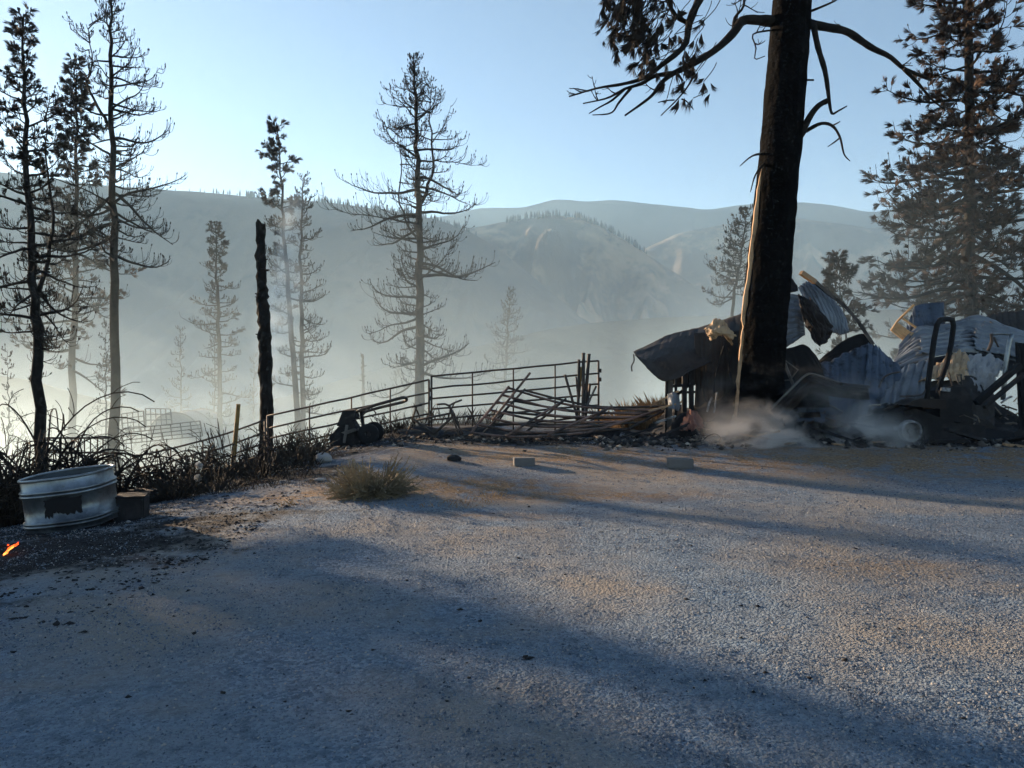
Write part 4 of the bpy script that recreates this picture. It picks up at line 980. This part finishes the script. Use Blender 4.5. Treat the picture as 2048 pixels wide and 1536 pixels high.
def tractor():
    D = 14.3; random.seed(111)
    root = thing('riding_tractor', 'burnt-out riding tractor with black roll bar and ash-white wheel', 'tractor', gnd(1850, D))
    def pz(px, py): p = at(px, py, D); return (p.x, p.z)
    mb = MB(); mb.tube([at(1854, 800, D), at(1857, 760, D), at(1862, 725, D), at(1868, 680, D), at(1874, 650, D), at(1880, 640, D+.05), at(1894, 638, D+.15), at(1905, 640, D+.2), at(1907, 652, D+.22), at(1902, 690, D+.22), at(1893, 728, D+.22), at(1882, 760, D+.22), at(1874, 800, D+.22)], .05, 8); mb.build('roll_bar', M['soot'], root, True)
    mb = MB(); mb.tube(catmull([at(1800, 793, D), at(1835, 791, D), at(1848, 786, D), at(1854, 772, D), at(1856, 760, D)], 16), .02, 6); mb.build('seat_rail', M['pipe'], root, True)
    mb = MB(); mb.tube(catmull([at(1871, 786, D), at(1878, 762, D), at(1882, 754, D), at(1874, 758, D)], 12), .018, 6); mb.build('seat_rail', M['pipe'], root, True)
    mb = MB(); mb.tube(catmull([at(1758, 775, D+.3), at(1765, 758, D+.3), at(1780, 748, D+.3), at(1800, 744, D+.3)], 12), .018, 6); mb.build('steering_rail', M['pipe'], root, True)
    fn = [(1793, 808), (1806, 800), (1821, 796), (1871, 798), (1872, 817), (1850, 815), (1820, 812)]
    mb = MB(); mb.prism([pz(*q) for q in fn], D-.35, D+.1); mb.build('fender', M['brownmetal'], root)
    bd = [(1800, 822), (1822, 816), (1860, 830), (1905, 845), (1960, 850), (1960, 884), (1840, 886), (1838, 852), (1815, 838), (1800, 845)]
    mb = MB(); mb.prism([pz(*q) for q in bd], D-.15, D+.6); mb.build('body', M['char'], root)
    hd = [(1880, 782), (1905, 772), (1932, 775), (1945, 800), (1945, 850), (1880, 838)]
    mb = MB(); mb.prism([pz(*q) for q in hd], D, D+.5); mb.build('dash_tower', M['char'], root)
    for a, b, c_, d_ in ((1905, 772, 1898, 745), (1918, 770, 1914, 752), (1924, 770, 1922, 750), (1912, 750, 1924, 750)):
        mb = MB(); mb.tube([at(a, b, D), at(c_, d_, D)], .014, 5); mb.build('control_lever', M['pipe'], root)
    mb = MB(); mb.box(at(1891, 779, D-.05), (.14, .08, .07), Matrix.Rotation(.1, 3, 'Y')); mb.build('dash_plate', M['ash'], root)
    for px, py, dd, hub in ((1820, 862, -.3, True),):
        c = at(px, py, D+dd); w = MB()
        w.lathe([(.155, -.07), (.18, -.08), (.2, -.05), (.2, .05), (.18, .08), (.155, .07), (.155, -.07)], c, 'Y', 30); wo = w.build('wheel', M['ash'], root, True)
        h = MB(); h.lathe([(.0, -.02), (.05, -.03), (.055, 0), (.13, .01), (.156, -.04)], c, 'Y', 24)
        ho = h.build('hub', M['greywood'], wo)
        for k in range(3):
            a = k*2.1+.4; s_ = MB(); s_.box(c+Vector((.1*cos(a), -.025, .1*sin(a))), (.05, .02, .03), Matrix.Rotation(-a, 3, 'Y')); s_.build('hub_slot', M['soot'], wo)
    mb = MB(); p0, p1 = at(1700, 850, D-.25), at(1802, 858, D-.25)
    for k in range(6):
        a = p0.lerp(p1, k/6); b = p0.lerp(p1, (k+.86)/6)+Vector((0, 0, random.uniform(-.015, .02))); mb.bar(a, b, .06, random.uniform(.03, .06), random.uniform(-.4, .4))
    mb.build('ash_drawbar', M['ash'], root)
tractor()

# ------------------------------------------------------------------ rubble round the wreck
random.seed(121)
ZONES = [(1225, 15.2, 'under the right end of the fallen panels'), (1290, 14.9, 'left of the pink insulation heap'), (1345, 14.6, 'in front of the corner posts'), (1440, 14.5, 'at the foot of the ribbed wall sheet'), (1590, 14.0, 'before the low end of the brown hood'), (1680, 13.95, 'before the middle of the brown hood'), (1745, 14.0, 'left of the ash-white wheel'), (1880, 13.8, 'right of the ash-white wheel'), (1950, 13.9, 'under the slanting black beams'), (2020, 13.9, 'at the right edge under the black wall sheet')]
for zx, zd, zl in ZONES:
    for lab, L, mm in (('long charred board lying in the rubble ', random.uniform(.8, 1.25), 'char'), ('short burnt board lying in the rubble ', random.uniform(.28, .45), random.choice(('char', 'ash', 'plank')))):
        px = zx+random.uniform(-25, 25); D = zd+random.uniform(-.25, .25)
        g = gnd(px, D); a = random.uniform(0, pi); e = random.gauss(0, .16)
        d = dirv(a, e); mb = MB(); lift = abs(sin(e))*L/2+random.uniform(.0, .08)
        mb.bar(g-d*L/2+Vector((0, 0, lift)), g+d*L/2+Vector((0, 0, lift)), random.uniform(.05, .12), random.uniform(.02, .05), random.uniform(-.5, .5))
        tag(mb.build('charred_board', M[mm]), lab+zl, 'board', 'burnt boards in the rubble')
for lab, a, b, m, D in (('pale split board propped beside the bent plate', (1300, 812), (1358, 782), 'plank', 15.1), ('pale board lying left of the corner posts', (1297, 822), (1352, 808), 'plank', 14.9), ('thin pale board on the heap before the fallen panel end', (1310, 846), (1352, 832), 'ash', 14.7),
                     ('long thin tan stick lying in the ground smoke', (1480, 868), (1570, 884), 'plank', 14.1), ('short tan stick crossing the long one in the ground smoke', (1515, 870), (1560, 862), 'plank', 14.05)):
    mb = MB(); mb.bar(at(*a, D), at(*b, D-.1), .07, .035); tag(mb.build('split_board', M[m]), lab, 'board')
pipe_thing('wire_hoop', 'dark wire hoop standing out of the ash before the trunk', 'wire', [(1405, 882), (1416, 872), (1430, 868), (1440, 874), (1440, 884)], .010, 'soot', 14.0)

def scatter_chunks(name, label, n, sampler, smin, smax, m, seed, flat=.55):
    r = np.random.default_rng(seed)
    oct_ = np.array([[1, 0, 0], [-1, 0, 0], [0, 1, 0], [0, -1, 0], [0, 0, 1], [0, 0, -1]], float)
    of = np.array([[0, 2, 4], [2, 1, 4], [1, 3, 4], [3, 0, 4], [2, 0, 5], [1, 2, 5], [3, 1, 5], [0, 3, 5]])
    x, y = sampler(r, n); n = len(x); z = gz(x, y)
    s = smin*(smax/smin)**(r.random(n)**2.2)
    V = oct_[None]*(1+r.uniform(-.35, .35, (n, 6, 1)))*s[:, None, None]
    V[..., 0] *= r.uniform(.7, 1.5, (n, 1)); V[..., 2] *= flat
    V += r.normal(0, .18, V.shape)*s[:, None, None]
    a = r.uniform(0, 2*pi, n); c, q = np.cos(a)[:, None], np.sin(a)[:, None]
    vx = V[..., 0]*c-V[..., 1]*q; vy = V[..., 0]*q+V[..., 1]*c
    V = np.stack([vx+x[:, None], vy+y[:, None], V[..., 2]+(z+s*flat*.35)[:, None]], -1)
    o = mesh_np(name, V.reshape(-1, 3), (of[None]+6*np.arange(n)[:, None, None]).reshape(-1, 3), m)
    return tag(o, label, kind='stuff')
def yard(r, n):
    D = 2.6*(14.6/2.6)**(r.random(n)**.8); x = r.uniform(-.70, .70, n)*D; k = gz(x, D) > -.75
    ch, st = masks(x, D); m_ = np.maximum(np.clip(ch*1.6-.1, 0, .95), np.clip(st*1.3-.15, 0, .7)); k &= r.random(n) > .75*sstep(.02, .3, fbm(x*.55+4, D*.8, 3)); k &= r.random(n) > m_*np.clip(.9+1.6*fbm(x*1.3, D*1.3, 3), 0, 1)
    return x[k], D[k]
def gravel(n, seed):
    r = np.random.default_rng(seed); x, y = yard(r, n); n = len(x); z = gz(x, y)+.010*fbm(x*6, y*6, 3)
    s = .0021*(5.0**(r.random(n)**2.4))*(.75+.07*y); V = np.zeros((n, 5, 3)); a0 = r.uniform(0, 2*pi, n)
    for k in range(4):
        a = a0+k*pi/2+r.uniform(-.5, .5, n); q = s*r.uniform(.7, 1.4, n)
        V[:, k, 0] = x+q*np.cos(a); V[:, k, 1] = y+q*np.sin(a); V[:, k, 2] = z-.002+s*r.uniform(-.1, .25, n)
    V[:, 4, 0] = x+s*r.normal(0, .35, n); V[:, 4, 1] = y+s*r.normal(0, .35, n); V[:, 4, 2] = z+s*r.uniform(.55, 1.1, n)
    f = np.array([[0, 1, 4], [1, 2, 4], [2, 3, 4], [3, 0, 4]])
    tag(mesh_np('gravel', V.reshape(-1, 3), (f[None]+5*np.arange(n)[:, None, None]).reshape(-1, 3), M['pebble']), 'loose grey gravel scattered over the yard', kind='stuff')
gravel(260000, 1)
def wreckfoot(r, n):
    x = r.uniform(1.6, 10.5, n); y = 14.6+r.normal(0, .55, n)+.0*x; k = (y > 13.2) & (y < 16.5) & (np.abs(x-4.8) > .5) ; return x[k], y[k]
scatter_chunks('rubble', 'fine burnt rubble and ash along the foot of the wreck', 3800, wreckfoot, .015, .10, M['rubble'], 2, .7)
def panelfoot(r, n):
    x = r.uniform(-4.5, 3.0, n); y = 15.2+r.normal(0, .7, n); return x, y
scatter_chunks('crest_rubble', 'burnt clods and ash along the crest under the fallen panels', 2600, panelfoot, .012, .075, M['rubble'], 3, .6)
def bits(r, n):
    D = 3.5*(13.5/3.5)**r.random(n); return r.uniform(-.66, .66, n)*D, D
scatter_chunks('charcoal_bits', 'scattered black charcoal bits on the gravel', 420, bits, .006, .026, M['soot'], 4, .35)
def leftburn(r, n):
    x = -2.6-np.abs(r.normal(0, 2.2, n)); y = 7.6+r.normal(0, 1.5, n)-.15*x*0; k = y > 4; return x[k], y[k]
scatter_chunks('burnt_litter', 'burnt black litter round the stock tank', 3800, leftburn, .006, .03, M['char'], 5, .4)

random.seed(211); mb = MB()
for k in range(300):
    x = random.uniform(3.4, 10.6); y = random.uniform(14.3, 16.2); z = gzs(x, y)+abs(random.gauss(0, .28))*(1 if x > 5.6 else .5)
    if abs(x-4.75) < .55 and y > 14.5: continue
    c = Vector((x, y, z)); a = random.uniform(0, 2*pi); L = random.uniform(.1, .45)
    if k % 3:
        q = [c, c+dirv(a, random.gauss(.1, .4))*L*.5]; q.append(q[1]+dirv(a+random.gauss(0, .7), random.gauss(0, .6))*L*.5); mb.tube(q, random.uniform(.008, .02), 4)
    else:
        R3 = Matrix.Rotation(a, 3, 'Z') @ Matrix.Rotation(random.gauss(0, .6), 3, 'X') @ Matrix.Rotation(random.gauss(0, .5), 3, 'Y'); mb.box(c, (L, L*random.uniform(.3, .8), .01), R3)
tag(mb.build('scrap', M['rubble']), 'small scraps of burnt metal and wood tangled through the wreck', kind='stuff')
# mounds of wreckage under the sheets
def heap(label, x0, x1, y0, y1, h, m, seed):
    nu, nv = 50, 26; u = np.linspace(0, 1, nu); v = np.linspace(0, 1, nv); U, V_ = np.meshgrid(u, v)
    x = x0+(x1-x0)*U; y = y0+(y1-y0)*V_; e = np.clip(np.minimum(np.minimum(U, 1-U)*5, np.minimum(V_, 1-V_)*3), 0, 1)**.7
    z = gz(x, y)-.06+e*h*(.75+.9*fbm(x*1.1+seed, y*1.1, 4))
    id_ = np.arange(nu*nv).reshape(nv, nu); q = np.stack([id_[:-1, :-1], id_[:-1, 1:], id_[1:, 1:], id_[1:, :-1]], -1).reshape(-1, 4)
    o = mesh_np('rubble_heap', np.stack([x, y, z], -1).reshape(-1, 3), q, m); tag(o, label, kind='stuff')
heap('dark burnt rubble heap under the right side of the wreck', 6.4, 11, 14.4, 18, .75, M['char'], 3)
heap('burnt rubble heap at the foot of the black trunk', 3.0, 8.2, 15.0, 17.8, 1.0, M['char'], 6)
heap('low burnt debris mound under the fallen panels', -3.6, 3.2, 15.4, 16.6, .22, M['char'], 9)

# ------------------------------------------------------------------ weeds, grass, bushes
def blades(name, label, n, sampler, hmin, hmax, w, m, seed, lean=.5):
    r = np.random.default_rng(seed); x, y = sampler(r, n); n = len(x); z = gz(x, y)-.01
    h = r.uniform(hmin, hmax, n)*np.clip(.55+1.5*fbm(x*1.1+seed, y*1.1, 3), .15, 1.3); a = r.uniform(0, 2*pi, n); ln = r.uniform(0, lean, n)*h
    dx, dy = np.cos(a)*ln, np.sin(a)*ln; b = r.uniform(0, 2*pi, n); wx, wy = np.cos(b)*w, np.sin(b)*w
    V = np.stack([np.stack([x-wx, y-wy, z], -1), np.stack([x+wx, y+wy, z], -1), np.stack([x+dx*.4+wx*.7, y+dy*.4+wy*.7, z+h*.6], -1), np.stack([x+dx, y+dy, z+h], -1)], 1)
    o = mesh_np(name, V.reshape(-1, 3), np.arange(n*4).reshape(n, 4), m); return tag(o, label, kind='stuff')
def polysample(px0, px1, D0, D1, clump=0., keep=None):
    def f(r, n):
        D = r.uniform(D0, D1, n); x = (r.uniform(px0, px1, n)-1024)/F*D
        k = np.ones(n, bool)
        if clump: k = fbm(x*1.6, D*1.6, 3)+.25 > r.random(n)*clump
        return x[k], D[k]
    return f
blades('dry_grass', 'golden dry grass patch behind the post cluster', 16000, polysample(1195, 1345, 17.5, 21, .6), .25, .85, .003, M['drygrass'], 1, .7)
blades('crest_weeds', 'low dark dry weeds along the burnt crest', 9000, polysample(480, 810, 14.8, 18.5, 1.0), .06, .38, .003, M['weed'], 2, .8)
blades('bank_weeds', 'dark tangle of dry weeds on the left bank', 24000, polysample(225, 640, 10.6, 16.5, 1.1), .05, .30, .003, M['weed'], 3, .9)
blades('straw', 'short straw grass patch around the dry bush', 5200, polysample(560, 1010, 9.0, 11.0, 1.1), .015, .09, .0025, M['drygrass'], 4, 1.2)
blades('far_weeds', 'hazy dry weeds on the slope beyond the panels', 9000, polysample(60, 1000, 18.5, 32, 1.0), .15, .6, .005, M['weed'], 6, .8)
random.seed(131)
for k, (px, py, D, h, n, lab) in enumerate(((560, 900, 15.4, 1.15, 60, 'dark bushy weed below the snag base'), (470, 905, 14.6, 1.25, 60, 'dark bushy weed below the leaning post'), (380, 940, 13.2, 1.0, 60, 'dark bushy weed in the middle of the left bank'), (300, 950, 12.6, .9, 50, 'dark bushy weed behind the crate'), (610, 940, 13.6, .7, 46, 'low dark weed left of the pale stone'), (520, 960, 11.9, .75, 46, 'low dark weed at the right foot of the bank'), (430, 975, 11.2, .7, 46, 'low dark weed at the front of the bank'), (345, 985, 10.8, .6, 40, 'low dark weed right of the crate'), (640, 880, 16.2, .8, 46, 'dark weed left of the burnt tiller'), (790, 880, 16.8, .7, 40, 'thin weed between the tiller and the bicycle'))):
    shrub('dry_weed', lab, px, py, D, h*.72, .9, n, M['weed'], .009, cat='weed', group='dark weeds on the left bank', seed=140+k, sub=4, el=(.2, 1.4), curl=(-1.0, .7))
# the sunlit dry bush
random.seed(151)
c = ground_at(742, 990); root = thing('dry_bush', 'rounded sunlit dry bush at the edge of the gravel', 'bush', c); mb = MB(); lv = MB()
for i in range(520):
    az = random.uniform(0, 2*pi); e = math.asin(random.uniform(.03, 1)); L = .43*random.uniform(.55, 1.05)*(1-.22*max(0, sin(e)-.3))*(1+.25*abs(cos(az)))*(1+.18*sin(az*3+1))
    q, r_, *_ = grow(mb, c+Vector((cos(az)*.14, sin(az)*.1, 0)), az, e, L, .006, 6, random.uniform(-.6, .5), .3); mb.tube(q, [max(v, .0025) for v in r_], 3, False)
    for k in range(17):
        p = q[random.randrange(2, 7)]+Vector((random.gauss(0, .025), random.gauss(0, .025), random.gauss(0, .02))); d = dirv(random.uniform(0, 6.3), random.uniform(-.5, 1.4))*random.uniform(.015, .045); s = Vector((random.gauss(0, 1), random.gauss(0, 1), random.gauss(0, 1))).normalized()*.006
        b = len(lv.v); lv.v += [tuple(p-s), tuple(p+s), tuple(p+d)]; lv.f.append((b, b+1, b+2))
mb.build('stems', M['drybush'], root); lv.build('dry_leaves', M['drybush'], root)
# seed heads on the bank
for k, (px, py, lab) in enumerate(((398, 931, 'upper white fluffy seed head on the dark bank'), (396, 956, 'lower white fluffy seed head on the dark bank'), (355, 977, 'small pale seed head near the crate'))):
    p = at(px, py, 11.0); g = Vector((p.x+.03, 11.05, gzs(p.x, 11))); root = thing('seed_head', lab, 'seed head', g)
    mb = MB(); mb.tube([g, p], .006, 4); mb.build('stem', M['weed'], root); mb = MB(); random.seed(160+k); R0 = (.055, .055, .035)[k]
    for i in range(160):
        d = Vector((random.gauss(0, 1), random.gauss(0, 1), random.gauss(0, 1))).normalized(); s = d.orthogonal().normalized()*.006; e = p+d*R0; b = len(mb.v)
        mb.v += [tuple(p), tuple(e-s), tuple(e+s)]; mb.f.append((b, b+1, b+2))
    mb.build('fluff', M['fluff'], root)
# brambles at left: arching canes
def bramble(label, px, D, h, n, seed, reach):
    random.seed(seed); b = gnd(px, D); root = thing('bramble', label, 'bramble', b); mb = MB()
    for i in range(n):
        az = random.uniform(0, 2*pi); s = b+Vector((random.gauss(0, reach*.3), random.gauss(0, .3), 0)); s.z = gzs(s.x, s.y)
        L = h*random.uniform(1.0, 2.3)
        q, r_, *_ = grow(mb, s, az, random.uniform(.9, 1.45), L, .022, 14, -random.uniform(1.8, 3.6), .10); mb.tube(q, [max(v, .010) for v in r_], 5, False)
        for k in range(4):
            j = random.randrange(3, 12); t, tr_, *_ = grow(mb, q[j], az+random.uniform(-1.5, 1.5), random.uniform(-.4, 1), L*.16, .008, 4, -.6, .4); mb.tube(t, [max(v, .005) for v in tr_], 3, False)
    mb.build('canes', M['twig'], root)
bramble('arching burnt bramble canes behind the stock tank', 175, 11.6, .85, 44, 171, 1.1)
bramble('tall arching bramble at the left edge', 60, 11.0, 1.25, 40, 172, .9)
bramble('low bramble canes along the fence left of the snag', 290, 13.2, .6, 40, 173, 1.2)
shrub('leafy_shrub', 'dense dark shrub at the left edge behind the stock tank', 20, 1030, 10.2, 1.15, .8, 90, M['weed'], .010, seed=181, sub=6, el=(.5, 1.45), curl=(-.8, .3))
shrub('leafy_shrub', 'dark shrub under the nearest left trunk', 85, 940, 12.2, .9, .8, 60, M['weed'], .010, seed=182, sub=5, el=(.5, 1.45), curl=(-.8, .3))
shrub('bare_sprig', 'thin upright bare sprig rising from the bramble', 275, 930, 13.6, 1.25, .15, 5, M['twig'], .010, cat='plant', seed=183, sub=5, el=(1.3, 1.5), curl=(-.1, .1))

# ------------------------------------------------------------------ small fire at the left edge
random.seed(191); c = ground_at(-12, 1112); root = thing('small_fire', 'small orange flames licking at the left edge below the tank', 'fire', c)
for k in range(14):
    p = c+Vector((random.uniform(-.12, .11), random.uniform(-.08, .08), .0)); L = random.uniform(.03, .16)*(1-k/20); mb = MB()
    q = [p+Vector((.006*k, 0, .008*k))+Vector((.75, 0, .6))*L*t+Vector((random.gauss(0, .006), 0, 0)) for t in (0, .3, .6, .85, 1)]
    mb.tube(q, [.004, .010, .008, .005, .001], 6); mb.build('flame', M['flame'], root)
for k in range(5):
    mb = MB(); a = random.uniform(0, pi); d = dirv(a, .1)*random.uniform(.1, .25); g = c+Vector((random.uniform(-.2, .1), random.uniform(-.1, .1), .02)); mb.tube([g-d, g+d], .02, 6); mb.build('stick', M['char'], root)

# ------------------------------------------------------------------ air: haze and smoke
def vol_mat(name, color, aniso):
    m = bpy.data.materials.new(name); m.use_nodes = True; nt = m.node_tree; nt.nodes.clear()
    o = nt.nodes.new('ShaderNodeOutputMaterial'); p = nt.nodes.new('ShaderNodeVolumePrincipled')
    p.inputs['Color'].default_value = (*color, 1); p.inputs['Anisotropy'].default_value = aniso; p.inputs['Density'].default_value = 0
    nt.links.new(p.outputs[0], o.inputs['Volume']); return m, nt, p
def box_mesh(name, lo, hi, m, unit=False):
    lo = Vector(lo); hi = Vector(hi); c = (lo+hi)/2; h = (hi-lo)/2
    mb = MB(); mb.box((0, 0, 0), (2, 2, 2)); o = mb.build(name, m); o.location = c; o.scale = h; return o
m, nt, p = vol_mat('haze', (.42, .70, 1.0), .3); p.inputs['Density'].default_value = .00031
hz = box_mesh('haze', (-2300, -60, -75), (1900, 2300, 345), m); tag(hz, 'thin even smoky haze over the whole valley', kind='stuff')

def smoke(name, label, lo, hi, dens, zfall, nscale, nlo, nhi, color=(.80, .91, 1), aniso=.3, stretch=(1, 1, 1), edge=.25, seed=0., step=1.0):
    """box of drifting smoke: density falls with height, fades at the sides, broken up by noise"""
    m, nt, p = vol_mat(name, color, aniso); N = nt.nodes; Lk = nt.links
    tc = N.new('ShaderNodeTexCoord'); sep = N.new('ShaderNodeSeparateXYZ'); Lk.new(tc.outputs['Object'], sep.inputs[0])
    def mr(v, a, b_, c_=0., d_=1., smooth=True):
        r = N.new('ShaderNodeMapRange'); r.interpolation_type = 'SMOOTHSTEP' if smooth else 'LINEAR'
        for k, x in zip(('From Min', 'From Max', 'To Min', 'To Max'), (a, b_, c_, d_)): r.inputs[k].default_value = x
        Lk.new(v, r.inputs['Value']); return r.outputs['Result']
    def mth(op, a, b_=None):
        x = N.new('ShaderNodeMath'); x.operation = op
        for i, v in enumerate((a, b_)):
            if v is None: continue
            if isinstance(v, (int, float)): x.inputs[i].default_value = v
            else: Lk.new(v, x.inputs[i])
        return x.outputs[0]
    def fade(v): return mr(mth('ABSOLUTE', v), 1-edge*2 if edge < .5 else 0., 1, 1, 0)
    zf = mth('POWER', 2.71828, mth('MULTIPLY', mth('ADD', sep.outputs['Z'], 1.0), -zfall))
    d = mth('MULTIPLY', mth('MULTIPLY', fade(sep.outputs['X']), fade(sep.outputs['Y'])), mth('MULTIPLY', zf, mr(sep.outputs['Z'], .5, 1, 1, 0)))
    g = N.new('ShaderNodeNewGeometry'); mp = N.new('ShaderNodeMapping'); mp.inputs['Scale'].default_value = stretch; mp.inputs['Location'].default_value = (seed, seed*2, seed*3)
    Lk.new(g.outputs['Position'], mp.inputs['Vector']); n = N.new('ShaderNodeTexNoise'); n.inputs['Scale'].default_value = nscale; n.inputs['Detail'].default_value = 3; n.inputs['Roughness'].default_value = .55
    n.inputs['Distortion'].default_value = .6
    Lk.new(mp.outputs[0], n.inputs['Vector'])
    d = mth('MULTIPLY', mth('MULTIPLY', d, mr(n.outputs['Fac'], nlo, nhi)), dens); Lk.new(d, p.inputs['Density'])
    o = box_mesh(name, lo, hi, m); tag(o, label, kind='stuff')
    try: m.cycles.volume_step_rate = step
    except Exception: pass
    return o
smoke('smoke_bank', 'low smoke drifting round the trunks beyond the panels', (-30, 21.4, -4), (16, 36, 10), .33, 2.7, .10, .28, .64, color=(.70, .89, 1), aniso=.35, seed=3, edge=.045)
smoke('right_smoke_bank', 'low smoke behind the wreck round the scorched pine', (5, 18.6, -1), (34, 40, 9.5), .13, 2.2, .12, .28, .62, color=(.64, .86, 1), aniso=.3, seed=9, edge=.05)
smoke('valley_smoke', 'smoke filling the valley below the hills', (-420, 50, -55), (420, 560, 70), .0084, 2.2, .008, .33, .68, color=(.46, .77, 1), aniso=.3, seed=5)
smoke('smoke_plume', 'blue smoke column rising behind the charred snag', (-7.3, 20.6, -2), (-5.5, 22.6, 8.2), 1.0, .25, .8, .42, .72, color=(.72, .88, 1), aniso=.3, stretch=(1, 1, .4), edge=.42, seed=2)
smoke('ground_smoke', 'thick pale smoke curling over the rubble before the wreck', (3.2, 13.35, .1), (7.5, 14.6, 1.8), 30., 3.0, 1.5, .44, .70, color=(.98, .96, .93), aniso=.45, stretch=(.75, 1, 1.3), edge=.3, seed=7.6)
smoke('wreck_smoke', 'thin blue smoke rising inside the wreck', (5.4, 15.2, .4), (9.0, 17.5, 3.2), .12, .9, .8, .38, .68, color=(.7, .86, 1), aniso=.3, edge=.35, seed=8)
